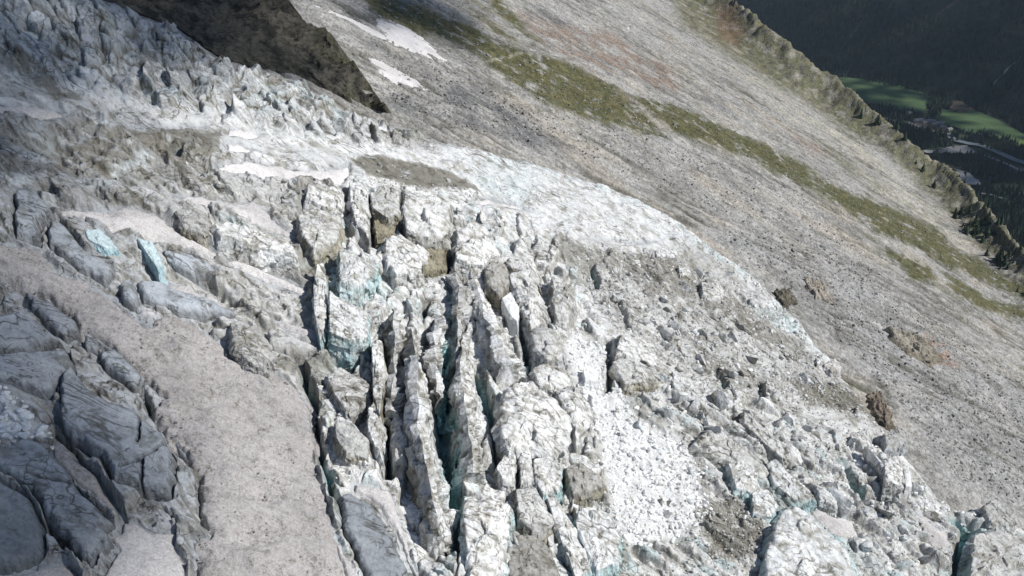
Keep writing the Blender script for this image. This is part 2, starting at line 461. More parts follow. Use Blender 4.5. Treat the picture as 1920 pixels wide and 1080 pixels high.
RED3 = [(1480, 250), (1520, 262), (1560, 290), (1540, 296), (1495, 275)]
DARK = [(712, 188), (760, 178), (827, 187), (850, 143), (893, 147), (940, 187), (1007, 240), (1067, 283), (1000, 280), (907, 253), (807, 225), (740, 210)]
DARK2 = [(660, 60), (690, 92), (740, 115), (800, 150), (850, 180), (820, 130), (760, 105), (700, 70)]
DARK3 = [(1000, 7), (1030, 22), (1063, 42), (1060, 55), (1030, 40), (1005, 20)]
DARK4 = [(1280, 148), (1320, 165), (1370, 205), (1385, 222), (1340, 205), (1300, 180)]
CRESTROCK = [(1250, -40), (1280, 47), (1330, 77), (1363, 100), (1413, 130), (1453, 160), (1507, 187), (1547, 217), (1580, 240), (1640, 267), (1680, 300), (1723, 347), (1753, 372), (1800, 425), (1847, 470), (1897, 503), (1990, 620), (2050, 560), (1900, 400), (1700, 180), (1500, 20), (1380, -60)]
PALEBAND = [(1340, 90), (1413, 140), (1470, 180), (1547, 230), (1620, 275), (1680, 320), (1740, 385), (1830, 470), (1800, 470), (1700, 390), (1620, 330), (1540, 260), (1440, 190), (1350, 120)]
CREAM = [(1035, 207), (1065, 215), (1095, 232), (1110, 255), (1080, 245), (1045, 225)]
ORANGE = [(1735, 630), (1765, 645), (1785, 672), (1800, 690), (1760, 680), (1735, 655)]
SCREE_R = [(1330, 430), (1420, 440), (1560, 480), (1700, 580), (1900, 700), (1960, 760), (1960, 1000), (1800, 930), (1600, 690), (1450, 530)]
mg = amap(GREEN1, GREEN2, GREEN3, GREEN4, GREEN5, soft=9); mg.poly(GREEN6, 14, .6).poly(GREEN7, 12, .55)
mred = amap(RED, RED2, RED3, ORANGE, soft=12); mdark = amap(DARK, soft=16); mdark.poly(DARK2, 12, .7).poly(DARK3, 6, .9).poly(DARK4, 8, .8)
mcr = amap(CRESTROCK, soft=14); mpale = amap(PALEBAND, soft=14); mpale.poly(CREAM, 8)
morange = amap(ORANGE, RED2, soft=9); mscr = amap(SCREE_R, soft=25)
mtrail = Map().line([(893, 124), (915, 118), (940, 110), (975, 101), (995, 101)], 3.5)

u = np.r_[np.linspace(-0.45, 0.70, 680, endpoint=False), np.linspace(0.70, 1.05, 60)]; ly = np.linspace(math.log(165), math.log(1750), 540)
# finer rows where the slope fills the picture
U, LY = np.meshgrid(u, ly); Y = np.exp(LY); X = U * Y
Z = slope_z(X, Y)
PX, PY = proj(X, Y, slope_z(X, Y, False))
wx = PX + 9 * fbm(X * .06, Y * .06, 3, 71); wy = PY + 7 * fbm(X * .06, Y * .06, 3, 72)
sp = fbm(X * .05, Y * .10, 5, 81); sp2 = fbm(X * .16, Y * .28, 4, 82); st = fbm(X * .012, Y * .10, 5, 83); pat = fbm(X * .018, Y * .03, 5, 84); gul = fbm(X * .02 + .4 * sp, Y * .16, 5, 86, ridged=True)
c = np.ones(X.shape + (3,)) * np.array((.375, .368, .352))
c = mix(c, (.40, .375, .325), sstep(.0, .35, st) * .7)
c = mix(c, (.235, .225, .205), sstep(.05, .4, -st) * .6)
c = mix(c, (.35, .348, .345), mscr(wx, wy) * .7)
c = mix(c, (.40, .355, .29), sstep(.05, .35, pat) * (1 - mscr(wx, wy) * .7) * .55)
c = mix(c, (.235, .228, .212), sstep(.05, .35, -pat) * .5)
c = mix(c, (.42, .41, .385), sstep(.12, .4, fbm(X * .03, Y * .07, 5, 87)) * .6)
c = mix(c, (.12, .115, .095), sstep(.42, .72, gul) * sstep(-.15, .2, fbm(X * .015, Y * .03, 4, 88)) * .85)
c = mix(c, (.43, .405, .345), mpale(wx, wy) * sstep(-.25, .2, st + .4 * sp2))
c = mix(c, (.27, .205, .165), mred(wx, wy) * sstep(-.2, .15, sp + .3 * sp2) * .85)
c = mix(c, (.36, .20, .12), morange(wx, wy) * sstep(-.1, .25, sp2) * .7)
c = mix(c, (.155, .155, .155), mdark(wx, wy) * sstep(-.45, .1, sp + .4 * st) * .9)
dc, zc, side, al = crest_field(X, Y)
far = sstep(-2, 6, side * dc)
crk = np.maximum(mcr(wx, wy), far)
c = mix(c, (.15, .145, .075), crk * .9)
c = mix(c, (.10, .095, .085), crk * sstep(.0, .25, sp2) * .8)
c = mix(c, (.31, .29, .245), crk * sstep(.05, .28, fbm(X * .08, Y * .09, 5, 95)) * .85)
c = mix(c, (.20, .115, .075), crk * mred(wx, wy) * .5)
c = mix(c, (.045, .055, .03), far * sstep(20, 90, dc) * .85)
grass = np.clip(mg(wx, wy) * sstep(-.16, .20, .8 * sp + .75 * sp2 + .35 * st + .14 + .5 * (mg(wx, wy) - .6)), 0, 1)
turf = sstep(.25, .5, fbm(X * .02, Y * .07, 4, 90)) * (1 - mscr(wx, wy)) * sstep(1150, 1300, PX) * .55
grass = np.maximum(grass, turf * (1 - far))
gcol = mix(np.ones(X.shape + (3,)) * np.array((.082, .085, .028)), (.125, .11, .045), sstep(-.1, .3, sp2))
c = c * (1 - (grass * .93)[..., None]) + gcol * (grass * .93)[..., None]
c = mix(c, (.44, .41, .34), mtrail(PX, PY) * .6)
lines = 1 - grass * .7 - mscr(wx, wy) * .65
Z = Z + grass * .25 * np.abs(perlin(X * .9, Y * 1.2, 4))
co = np.stack([X, Y, Z], -1).reshape(-1, 3)
colr = np.concatenate([c, np.clip(lines, 0, 1)[..., None]], -1).reshape(-1, 4)
keep = ~in_poly(PX, PY - 0, [(-400, 1400), (-400, 60)] + [(p[0] - 22, p[1] + 26) for p in EDGE] + [(2150, 1400)])
kf = keep[:-1, :-1] | keep[1:, 1:]
# the ground is cut into pieces that share their borders: scree, turf bands, the rocky ridge
reg = np.where(crk > .5, 2, np.where((mg(PX, PY) > .5) & (crk < .5), 1, 0))[:-1, :-1]
for k, nm in ((0, "scree_slope"), (1, "grassy_moraine"), (2, "rocky_ridge")):
    f = grid_faces(540, 740, kf & (reg == k))
    cc, ff, kk = compact(co, f, colr)
    link(nm, mesh_np(nm, cc, ff, kk), M_SLOPE, kind="structure")

# ---- dark rock spur behind the icefall
foot = [(733, 226, -1), (690, 214, 1), (640, 190, 3), (560, 142, 4), (420, 112, 4), (340, 54, 4), (215, 8, 4), (100, -25, 4), (-60, -60, 4)]
crst = [(716, 210, .5), (690, 178, 3), (657, 125, 7), (610, 65, 9), (518, 0, 11), (470, -60, 13), (350, -110, 15), (230, -150, 17), (60, -200, 18)]
A = np.array([hit(x, y, h - 3) for x, y, h in foot]); B = np.array([hit(x, y, h) for x, y, h in crst])
back = B + np.array([14, 26, -30.0])
ns, nt_ = 180, 90
ti = np.linspace(0, len(foot) - 1, ns)
def lerp_rows(P, t): return np.stack([np.interp(t, range(len(P)), P[:, k]) for k in range(3)], -1)
a_, b_, k_ = lerp_rows(A, ti), lerp_rows(B, ti), lerp_rows(back, ti)
jag = fbm(ti * 3.1, ti * 0 + 2.2, 4, 77)[:, None]; b_ = b_ + (jag + .5 * fbm(ti * 11, ti * 0 + 5, 3, 79)[:, None]) * np.array([8.0, 2.5, 3.6]); a_ = a_ + fbm(ti * 4, ti * 0 + 9, 3, 78)[:, None] * np.array([2.0, 1.0, 0])
v = np.linspace(0, 1.35, nt_)[None, :, None]
P = np.where(v < 1, a_[:, None] * (1 - v) + b_[:, None] * v, b_[:, None] * (1 - (v - 1) / .35) + k_[:, None] * (v - 1) / .35).reshape(-1, 3)
n1 = fbm3(P * np.array([.07, .05, .05]), 5, 31, ridged=True); n2 = fbm3(P * np.array([.22, .22, .12]), 4, 37, ridged=True) - .2
amp = np.repeat(sstep(0, .2, np.linspace(0, 1.35, nt_))[None], ns, 0).ravel()
P = P + (n1 * 4.0 * amp)[:, None] * np.array([-.35, -.75, .5]) + (n2 * 2.2 * amp)[:, None] * np.array([-.3, -.6, .5])
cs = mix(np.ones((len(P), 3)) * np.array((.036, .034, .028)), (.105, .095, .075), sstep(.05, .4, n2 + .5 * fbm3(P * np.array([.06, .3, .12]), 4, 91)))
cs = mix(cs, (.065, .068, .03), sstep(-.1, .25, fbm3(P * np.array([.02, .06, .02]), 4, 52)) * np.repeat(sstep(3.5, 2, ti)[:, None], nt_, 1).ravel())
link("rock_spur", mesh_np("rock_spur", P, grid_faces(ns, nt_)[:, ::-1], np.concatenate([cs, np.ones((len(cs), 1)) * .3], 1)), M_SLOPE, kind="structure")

# ================================================================== THE GLACIER
# digitised outlines (photograph pixels); every outline below becomes an object of its own further down
exec_patches = []
def SN(*a): exec_patches.append(a)
TONGUE = [(-60, 440), (0, 448), (80, 470), (110, 500), (160, 520), (197, 540), (215, 560), (240, 580), (265, 597), (327, 590), (347, 593), (390, 620), (430, 647), (440, 672), (507, 693), (540, 710), (578, 745), (585, 800), (590, 850), (610, 920), (636, 1000), (650, 1100), (365, 1100), (352, 1005), (390, 1000), (376, 960), (370, 880), (332, 840), (302, 805), (285, 762), (303, 745), (265, 706), (250, 695), (212, 655), (190, 638), (152, 617), (132, 587), (60, 540), (0, 515), (-60, 500)]
# (outline, height, tone, gravel, label)
SNOW_PATCHES = [
 ([(-40, 188), (0, 190), (67, 193), (100, 200), (125, 211), (138, 216), (90, 221), (67, 220), (33, 213), (-40, 206)], .7, SNOW * .92, .3, "grey snow shelf at the left edge of the icefall, below the dark dirt band"),
 ([(147, 203), (187, 201), (236, 208), (213, 215), (180, 214)], .5, SNOW * .95, .3, "small lens of snow just right of the grey snow shelf in the upper left"),
 ([(-20, 168), (20, 172), (50, 182), (82, 195), (60, 192), (20, 182), (-20, 176)], .4, SNOW, .2, "narrow snow streak above the grey snow shelf at the upper left edge"),
 ([(200, 226), (253, 229), (333, 234), (395, 236), (330, 241), (255, 236)], .5, SNOW * 1.05, .2, "thin white snow ledge along the foot of the icefall, above the brown dirt"),
 ([(430, 236), (467, 237), (492, 252), (462, 259), (445, 255), (421, 253)], .8, SNOW * 1.2, .1, "small bright snow patch, topmost of three above the long white shelf"),
 ([(419, 265), (447, 266), (478, 280), (467, 285), (423, 283)], .8, SNOW * 1.2, .1, "small bright snow patch in the middle of three above the long white shelf"),
 ([(392, 314), (418, 300), (450, 300), (480, 297), (545, 311), (610, 313), (655, 305), (660, 325), (638, 345), (612, 341), (580, 332), (530, 331), (470, 326)], 1.0, SNOW * 1.2, .1, "long bright white snow shelf ending at a rounded lobe above the split ice cliffs"),
 ([(-40, 316), (0, 317), (77, 318), (187, 328), (220, 337), (187, 336), (83, 324), (60, 332), (0, 328), (-40, 326)], .6, SNOW, .3, "thin snow band crossing the dark ice at the left edge, upper half"),
 ([(140, 0), (213, 4), (242, 17), (213, 25), (173, 23), (150, 12)], .5, SNOW * .85, .3, "bluish snow cap on the very top of the icefall near the top edge"),
 ([(240, 36), (283, 32), (322, 35), (287, 42)], .4, SNOW * .9, .2, "snow sliver on the icefall brink below the dark rock spur"),
 ([(103, 388), (200, 391), (233, 386), (293, 397), (320, 420), (367, 447), (412, 470), (400, 484), (360, 472), (300, 458), (207, 438), (163, 420), (113, 402)], 1.0, SNOW * .98, .55, "broad speckled snow tongue above the blue ice wedges on the left"),
 ([(316, 360), (375, 362), (440, 376), (470, 372), (505, 390), (512, 407), (533, 423), (577, 443), (573, 453), (520, 437), (460, 415), (410, 396), (350, 378)], 1.0, SNOW * 1.1, .2, "white snow ramp on top of the pale vertical ice wall"),
 ([(410, 476), (467, 483), (520, 507), (581, 537), (573, 553), (520, 531), (473, 513), (427, 494)], .9, SNOW * 1.08, .25, "snow ramp along the foot of the pale vertical ice wall"),
 ([(297, 517), (350, 520), (383, 546), (443, 576), (433, 584), (367, 567), (310, 541), (290, 528)], .8, SNOW * 1.06, .2, "tapering snow ramp between grey ice slabs, left of the teal crack"),
 ([(477, 573), (520, 592), (610, 616), (618, 643), (593, 641), (533, 614), (500, 591)], .8, SNOW * 1.06, .2, "smooth pinkish snow ramp beside the split ice cube cliffs"),
 (TONGUE, 1.2, GRAVEL, 1.0, "huge gravel strewn dirty snow tongue running down the lower left"),
 ([(90, 823), (117, 816), (143, 848), (187, 892), (234, 973), (207, 968), (167, 928), (133, 900), (95, 855)], .7, GRAVEL * 1.05, .8, "narrow strip of gritty snow wedged between two grey ice slabs at lower left"),
 ([(224, 972), (260, 977), (287, 993), (337, 993), (332, 1020), (350, 1053), (354, 1100), (170, 1100), (217, 1029), (198, 1003), (222, 997)], .8, SNOW * .88, .35, "pinkish snow apron at the bottom edge, left of the gravel strewn tongue"),
 ([(-40, 1062), (20, 1075), (75, 1051), (125, 1046), (150, 1078), (160, 1100), (-40, 1100)], .7, SNOW * .85, .3, "pinkish snow patch in the bottom left corner"),
 ([(657, 896), (690, 900), (733, 917), (760, 983), (775, 1043), (800, 1100), (780, 1100), (740, 1000), (697, 940), (660, 918)], 1.0, SNOW * 1.02, .3, "curved snow rib between the dark slab and the brown ice fin at bottom centre"),
 ([(620, 1008), (640, 1010), (668, 1060), (680, 1100), (650, 1100)], .7, SNOW * 1.05, .2, "small snow lens left of the dark slab at the bottom edge"),
 ([(1510, 947), (1540, 952), (1602, 973), (1612, 1008), (1563, 1004), (1533, 983)], .9, SNOW * 1.0, .6, "pinkish gritty snow slope on the lower right ice ridges"),
 ([(1708, 958), (1760, 972), (1782, 1003), (1780, 1031), (1747, 1031), (1725, 993)], .9, SNOW * .93, .7, "gritty pink snow slope beside the dark hole at lower right"),
 ([(1650, 898), (1690, 910), (1716, 958), (1700, 965), (1660, 930), (1640, 905)], .9, GRAVEL * .8, 1.0, "dirty snow ramp falling away below the upright white ice tooth"),
 ([(865, 372), (910, 370), (985, 384), (1010, 398), (960, 394), (900, 384)], .5, SNOW * 1.15, .2, "thin pinkish snow strip right of the big grey ice cube"),
 ([(1085, 444), (1150, 445), (1240, 452), (1200, 458), (1130, 455)], .5, SNOW * 1.1, .2, "thin snow strip above the olive debris on the right of the glacier"),
]
SLABS = [   # big planes of grey ice in the shade of the lower left
 ([(43, 540), (100, 566), (143, 597), (148, 620), (120, 638), (87, 604), (53, 572)], 2.2, GREY * .95, "leaf shaped blue grey ice slab along the upper rim of the gravel tongue"),
 ([(-60, 590), (0, 590), (47, 586), (83, 606), (122, 646), (67, 654), (-60, 656)], 2.0, GREY, "flat blue grey ice slab at the left edge, below the leaf shaped slab"),
 ([(-60, 660), (20, 662), (60, 658), (127, 652), (140, 690), (110, 720), (98, 745), (60, 735), (20, 722), (-60, 720)], 1.8, GREY * .98, "grey ice slab at the left edge above the little heap of white ice"),
 ([(110, 715), (140, 690), (165, 730), (213, 760), (260, 780), (292, 808), (320, 842), (335, 872), (326, 940), (300, 944), (270, 934), (213, 921), (193, 874), (140, 832), (112, 800)], 3.2, GREY * .97, "largest blue grey ice slab, cut by a straight crack, beside the gravel tongue"),
 ([(180, 660), (213, 650), (258, 684), (275, 712), (255, 735), (225, 712), (196, 690)], 2.0, GREY * .92, "small wedge of grey ice pinched under the rim of the gravel tongue"),
 ([(150, 637), (163, 622), (187, 636), (181, 658), (160, 652)], 1.6, GREY * 1.05, "smallest pale grey slab at the meeting of the dark cracks on the left"),
 ([(-60, 852), (0, 853), (47, 833), (83, 839), (127, 893), (157, 933), (221, 996), (200, 1006), (218, 1028), (173, 1074), (147, 1053), (100, 1000), (67, 940), (0, 900), (-60, 880)], 3.0, GREY * .95, "long grey ice slab above the bottom left snow, left of the gritty strip"),
 ([(-60, 890), (0, 907), (62, 950), (93, 1003), (84, 1045), (33, 1067), (10, 1070), (-60, 1058)], 2.2, GREY * .7, "dark mottled ice slab in the bottom left corner"),
 ([(27, 380), (50, 361), (70, 364), (107, 410), (80, 434), (80, 467), (30, 453)], 3.0, GREY * 1.1, "upright blue grey ice block at the left edge beside the speckled snow tongue"),
 ([(88, 446), (107, 414), (133, 437), (160, 468), (200, 490), (214, 507), (197, 534), (150, 508), (95, 471)], 2.6, GREY * 1.05, "dark grey ice rib between the upright block and the blue ice wedge"),
 ([(297, 470), (353, 474), (393, 490), (411, 507), (360, 514), (333, 504)], 1.8, GREY * 1.35, "low grey ice slab right of the blue ice wedges"),
 ([(250, 523), (300, 526), (333, 540), (397, 560), (445, 587), (423, 598), (333, 591), (267, 561)], 2.0, GREY * 1.2, "long grey ice slab on the upper rim of the gravel tongue"),
 ([(223, 530), (247, 520), (263, 560), (260, 588), (227, 564)], 2.2, GREY * 1.1, "short grey ice slab hanging over the gravel tongue under the blue wedges"),
 ([(630, 935), (660, 922), (700, 950), (740, 1012), (775, 1100), (690, 1100), (640, 985)], 2.0, GREY * .8, "dark grey slab with a pale blue stripe at the bottom edge, left of the curved snow rib"),
 ([(500, 617), (547, 626), (611, 660), (614, 668), (550, 668), (503, 653)], 2.0, MID * .85, "grey ice slab under the smooth pinkish snow ramp"),
]
flat = Map()
for s in SNOW_PATCHES: flat.poly(s[0], 5)
for s in SLABS: flat.poly(s[0], 5)

CREV = [([(724, 640), (727, 700), (721, 780), (718, 850), (727, 885)], 14, 15), ([(812, 640), (826, 705), (826, 770), (836, 860), (845, 945), (849, 1030)], 19, 10),
        ([(898, 690), (913, 750), (935, 830), (939, 868)], 12, 14), ([(688, 375), (694, 410), (702, 445)], 9, 10), ([(750, 355), (752, 430), (765, 447), (807, 460), (843, 454)], 8, 11),
        ([(832, 480), (848, 500), (872, 540), (866, 605), (850, 650)], 11, 12), ([(612, 560), (609, 630), (622, 665), (660, 690)], 9, 11), ([(560, 670), (585, 740), (592, 800), (602, 860), (628, 935)], 9, 8),
        ([(1073, 960), (1090, 1010), (1108, 1072)], 7, 9), ([(880, 890), (905, 905), (930, 912), (960, 905), (1000, 920), (1030, 955)], 6, 6), ([(985, 640), (990, 690), (1005, 705)], 10, 9),
        ([(0, 505), (60, 540), (132, 588), (152, 620), (190, 642), (250, 700), (285, 760), (330, 840), (372, 880), (380, 960)], 6, 5), ([(120, 648), (140, 690), (112, 715)], 5, 4),
        ([(100, 800), (145, 850), (190, 905), (235, 975)], 5, 4), ([(0, 880), (67, 930), (100, 1000), (150, 1060)], 6, 5), ([(85, 440), (105, 410), (140, 420)], 5, 4),
        ([(320, 268), (335, 270)], 9, 7), ([(1110, 500), (1118, 530)], 8, 6), ([(1140, 640), (1145, 700), (1140, 725)], 8, 7), ([(1345, 690), (1360, 720)], 7, 7), ([(1425, 715), (1430, 745)], 7, 7),
        ([(1370, 785), (1400, 795)], 8, 7), ([(1585, 880), (1620, 930), (1660, 940)], 10, 8), ([(1640, 825), (1670, 850)], 9, 7), ([(1790, 970), (1820, 1000), (1800, 1040), (1800, 1080)], 16, 12), ([(1100, 750), (1110, 790)], 6, 4),
        ([(590, 390), (615, 388)], 7, 6), ([(665, 600), (662, 690)], 7, 8), ([(800, 560), (790, 600)], 6, 6), ([(610, 880), (640, 910)], 6, 5), ([(1160, 560), (1180, 620)], 5, 4), ([(965, 590), (985, 640)], 6, 6)]
mcv = Map()
for pts, w, d in CREV: mcv.line(pts, w * 1.3, d)

def zone(*polys, soft=40):
    return amap(*polys, soft=soft)
z_fall = zone([(-200, -140), (210, -60), (350, 30), (560, 125), (720, 210), (860, 255), (780, 275), (620, 265), (430, 225), (250, 190), (120, 160), (-200, 120)], soft=25)
z_left = zone([(-200, 190), (250, 215), (420, 290), (640, 350), (600, 560), (600, 700), (580, 900), (640, 1200), (-200, 1200)], soft=25)
z_band = zone([(640, 265), (860, 250), (1000, 285), (1220, 365), (1340, 440), (1420, 520), (1340, 500), (1200, 450), (1060, 430), (920, 370), (800, 300)], soft=22)
z_mid = zone([(560, 330), (700, 350), (920, 385), (1070, 440), (1100, 520), (1130, 640), (1180, 800), (1160, 1200), (600, 1200), (580, 700)], soft=25)
z_deb = zone([(1050, 450), (1340, 480), (1480, 580), (1580, 690), (1690, 830), (1600, 800), (1420, 770), (1280, 700), (1150, 620)], soft=25)
z_low = zone([(1180, 680), (1420, 760), (1620, 820), (1800, 950), (1950, 1000), (2100, 1200), (1150, 1200)], soft=25)
z_white = zone([(1130, 735), (1165, 725), (1210, 790), (1262, 815), (1300, 850), (1312, 925), (1335, 960), (1290, 1000), (1240, 1015), (1180, 1035), (1150, 960), (1135, 900), (1122, 830), (1100, 780), (1055, 660), (1075, 615), (1140, 650)], soft=14)
z_white.poly([(1500, 760), (1560, 770), (1590, 785), (1540, 790), (1500, 785)], 8, .8).poly([(1590, 835), (1640, 835), (1645, 870), (1605, 880)], 7, .9).poly([(1720, 925), (1780, 950), (1830, 970), (1770, 975), (1725, 950)], 8, .8).poly([(-20, 740), (20, 745), (95, 805), (78, 822), (15, 832), (-20, 830)], 8, .9).poly([(1420, 750), (1465, 770), (1455, 800), (1420, 780)], 7, .8)
z_olive = zone([(655, 297), (720, 290), (800, 310), (870, 338), (907, 365), (850, 357), (760, 350), (685, 332)], soft=6)
z_olive.poly([(235, 236), (330, 238), (425, 243), (415, 262), (420, 285), (330, 320), (280, 270)], 10, .8).poly([(1068, 452), (1160, 460), (1290, 485), (1360, 530), (1430, 590), (1500, 630), (1545, 690), (1480, 690), (1380, 625), (1290, 575), (1200, 545), (1110, 500)], 22, .75)
z_olive.poly([(1470, 715), (1560, 715), (1640, 757), (1672, 800), (1610, 785), (1520, 762)], 12, .95).poly([(1300, 950), (1380, 930), (1430, 990), (1425, 1060), (1330, 1050)], 14, .9).poly([(40, 120), (110, 165), (200, 195), (110, 195), (20, 150)], 10, .8).poly([(700, 395), (747, 407), (740, 443), (703, 443)], 5, .8).poly([(800, 457), (837, 457), (827, 510), (790, 513)], 5, .8)
z_olive.poly([(820, 690), (850, 720), (870, 800), (900, 870), (855, 880), (840, 800)], 8, .6).poly([(960, 980), (1000, 960), (1020, 1010), (1000, 1090), (970, 1090)], 8, .7).poly([(1130, 760), (1230, 740), (1260, 780), (1200, 800)], 12, .5).poly([(1300, 640), (1420, 700), (1450, 745), (1380, 730), (1300, 700)], 14, .7).poly([(100, 250), (200, 240), (260, 300), (180, 330), (90, 320)], 12, .6)
z_olive.poly([(510, 660), (560, 670), (565, 705), (520, 700)], 6, .8).poly([(470, 385), (540, 385), (560, 415), (520, 405)], 8, .7)
z_olive.poly([(150, 240), (230, 240), (250, 300), (200, 330), (150, 300)], 10, .7)
z_blue = zone([(600, 470), (700, 485), (690, 540), (630, 535)], soft=8)
z_blue.poly([(400, 418), (523, 447), (550, 470), (552, 502), (480, 482), (412, 467)], 6, .7).poly([(1320, 410), (1345, 440), (1420, 500), (1400, 520), (1330, 460)], 12, .8).poly([(1410, 560), (1490, 585), (1540, 625), (1500, 625), (1420, 595)], 8, .75).poly([(30, 240), (90, 235), (100, 310), (40, 330)], 12, .7).poly([(820, 690), (840, 700), (850, 960), (840, 1000), (820, 850)], 8, .8).poly([(895, 700), (925, 750), (945, 860), (930, 870), (905, 780)], 7, 1).poly([(1110, 1010), (1170, 960), (1190, 1080), (1120, 1080)], 10, .6).poly([(1440, 930), (1540, 960), (1600, 1080), (1440, 1080)], 16, .5)
z_blue.poly([(1500, 950), (1600, 980), (1690, 1080), (1600, 1090)], 18, .4).poly([(1810, 970), (1890, 1000), (1930, 1090), (1820, 1090)], 16, .6).poly([(700, 470), (880, 410), (960, 430), (900, 470)], 22, .25).poly([(850, 490), (880, 510), (872, 640), (850, 620)], 7, .9).poly([(930, 290), (1010, 330), (980, 390), (880, 360)], 20, .35)

STEP = 1.9
gx = np.arange(-130, 2045, STEP); STEPY = 1.6; gy = np.arange(-60, 1150, STEPY)
GX, GY = np.meshgrid(gx, gy); NYG, NXG = GX.shape
Q = hit(GX, GY, CG); X = Q[..., 0].copy(); Y = Q[..., 1].copy(); Z0 = Q[..., 2]
ed = Map(); ed.a = np.where(in_poly(_gx, _gy, GLACIER), 1, -1) * dist_line(_gx, _gy, EDGE)
E = ed(GX + 8 * perlin(X * .08, Y * .08, 4), GY + 8 * perlin(X * .08, Y * .08, 5))
wX = GX + 7 * fbm(X * .12, Y * .12, 3, 101); wY = GY + 6 * fbm(X * .12, Y * .12, 3, 102)
W = {k: m(wX, wY) for k, m in dict(fall=z_fall, left=z_left, band=z_band, mid=z_mid, deb=z_deb, low=z_low, white=z_white, olive=z_olive, blue=z_blue).items()}
fl = flat(GX, GY); cv = mcv(GX + 3.5 * fbm(X * .3, Y * .3, 2, 7), GY)

def seracs(x, y, ang, lx, ly, seed, warp=.4, trench=.42, K=13.0):
    """broken ice: tilted facets at different levels, with narrow clefts between them"""
    ca, sa = math.cos(ang), math.sin(ang)
    uu = (x * ca + y * sa) / lx; vv = (-x * sa + y * ca) / ly
    k = 1.0 / (lx + ly)
    uu = uu + warp * fbm(x * k, y * k, 4, seed + 1); vv = vv + warp * fbm(x * k, y * k, 4, seed + 2)
    f1, f2, a, b, lev, _ = worley(uu, vv, seed, .9, K)
    e = f2 - f1
    body = 1 - trench + trench * sstep(0, .11, e)
    return body * lev, e, a, b

def wdir(p, q):
    a = hit(*p, CG); b = hit(*q, CG); return math.atan2(b[1] - a[1], b[0] - a[0])
A_LOW = wdir((1437, 870), (1530, 937)); A_MID = wdir((790, 620), (800, 900)); A_LEFT = wdir((60, 540), (370, 880)); A_BAND = wdir((900, 320), (1250, 440))
h = np.zeros(GX.shape); edge = np.ones(GX.shape); ca = np.zeros(GX.shape); cb = np.zeros(GX.shape)
wsum = np.zeros(GX.shape) + 1e-3
for key, ang, lx, ly, amp, seed in (("fall", wdir((300, 60), (330, 160)), 9, 5.5, 6.2, 201), ("left", A_LEFT, 17, 6.5, 2.6, 211), ("band", A_BAND, 9, 4.0, 1.2, 221), ("mid", A_MID, 11, 5.5, 4.6, 231), ("deb", A_LOW, 6.0, 4.0, 2.4, 241), ("low", A_LOW, 13, 3.8, 4.6, 251), ("white", 0, 3.0, 2.4, .9, 261)):
    w = W[key] * (3 if key == "white" else 1)
    I = w > .01
    xx, yy, ww = X[I], Y[I], w[I]
    hh, e, a, b = seracs(xx, yy, ang, lx, ly, seed)
    h2, e2, a2, b2 = seracs(xx, yy, ang + .5, lx * .42, ly * .5, seed + 3, .5)
    h3, e3, a3, b3 = seracs(xx, yy, ang - .4, lx * .16, ly * .2, seed + 6, .5)
    sel = .35 + .65 * sstep(-.2, .2, fbm(xx * .06, yy * .06, 2, seed + 8))       # smooth faces beside shattered ones
    h[I] += ww * amp * (hh - .6 + .42 * sel * (h2 - .6) + .14 * sel * (h3 - .6))
    edge[I] += ww * (np.minimum(np.minimum(e, e2 * .8 + .03), e3 * .7 + .1 + .2 * (1 - sel)) - 1); ca[I] += ww * (a * .6 + a2 * .4); cb[I] += ww * (.4 * b + .6 * b2); wsum[I] += ww
nrm = np.maximum(wsum, 1.0)
h /= nrm; ca /= wsum; cb /= wsum
fine = fbm(X * .35, Y * .45, 4, 301); ridg = fbm(X * .16, Y * .22, 4, 302, ridged=True); broad = fbm(X * .03, Y * .03, 3, 303)
rough = 1 - fl
hz = (h + .8 * ridg * (1 - W["band"] * .6) * (1 - W["white"])) * (rough * .92 + .08) + .38 * fine * (.3 + .7 * rough) + 1.6 * broad - fl * 1.0
hz = hz - cv * (1 - fl * .7)
hz = hz + 6.0 * W["fall"] * sstep(0, 1, (300 - GX) / 400.0)
# terraces: flat shelves with broken steps between them on the left
tq = (1.1 * broad + .35 * ridg + .5 * fbm(X * .05, Y * .16, 4, 306)) * 2.2
terr = (np.floor(tq * 1.7) + sstep(.62, .95, tq * 1.7 - np.floor(tq * 1.7))) / 1.7
hz = hz + W["left"] * rough * 1.5 * (terr - .3)
hz = hz + W["band"] * (.55 * fbm(X * .10, Y * .34, 4, 307, ridged=True) + .5 * fbm(X * .3, Y * .45, 3, 308, ridged=True))
for _ in range(1):
    hz[1:-1] = .25 * hz[:-2] + .5 * hz[1:-1] + .25 * hz[2:]; hz[:, 1:-1] = .15 * hz[:, :-2] + .7 * hz[:, 1:-1] + .15 * hz[:, 2:]
mar = Map().line([(1220, 368), (1290, 412), (1335, 452), (1400, 502), (1470, 562), (1515, 612), (1550, 655)], 50)(wX, wY)
hm, _, _, _ = seracs(X, Y, A_LOW, 4.5, 2.6, 391); hz = hz + mar * (2.4 * (hm - .45) + .8)
tap = sstep(-14, 26, E)
Zg = Z0 + hz * (.35 + .65 * tap) - (1 - tap) * (CG + 1.5)
# sideways push: walls lean and overhang
lat = .9 * rough * tap
X2 = X + lat * fbm(X * .22, Y * .22, 3, 311) * 1.2; Y2 = Y + lat * fbm(X * .22, Y * .22, 3, 312) * 1.2

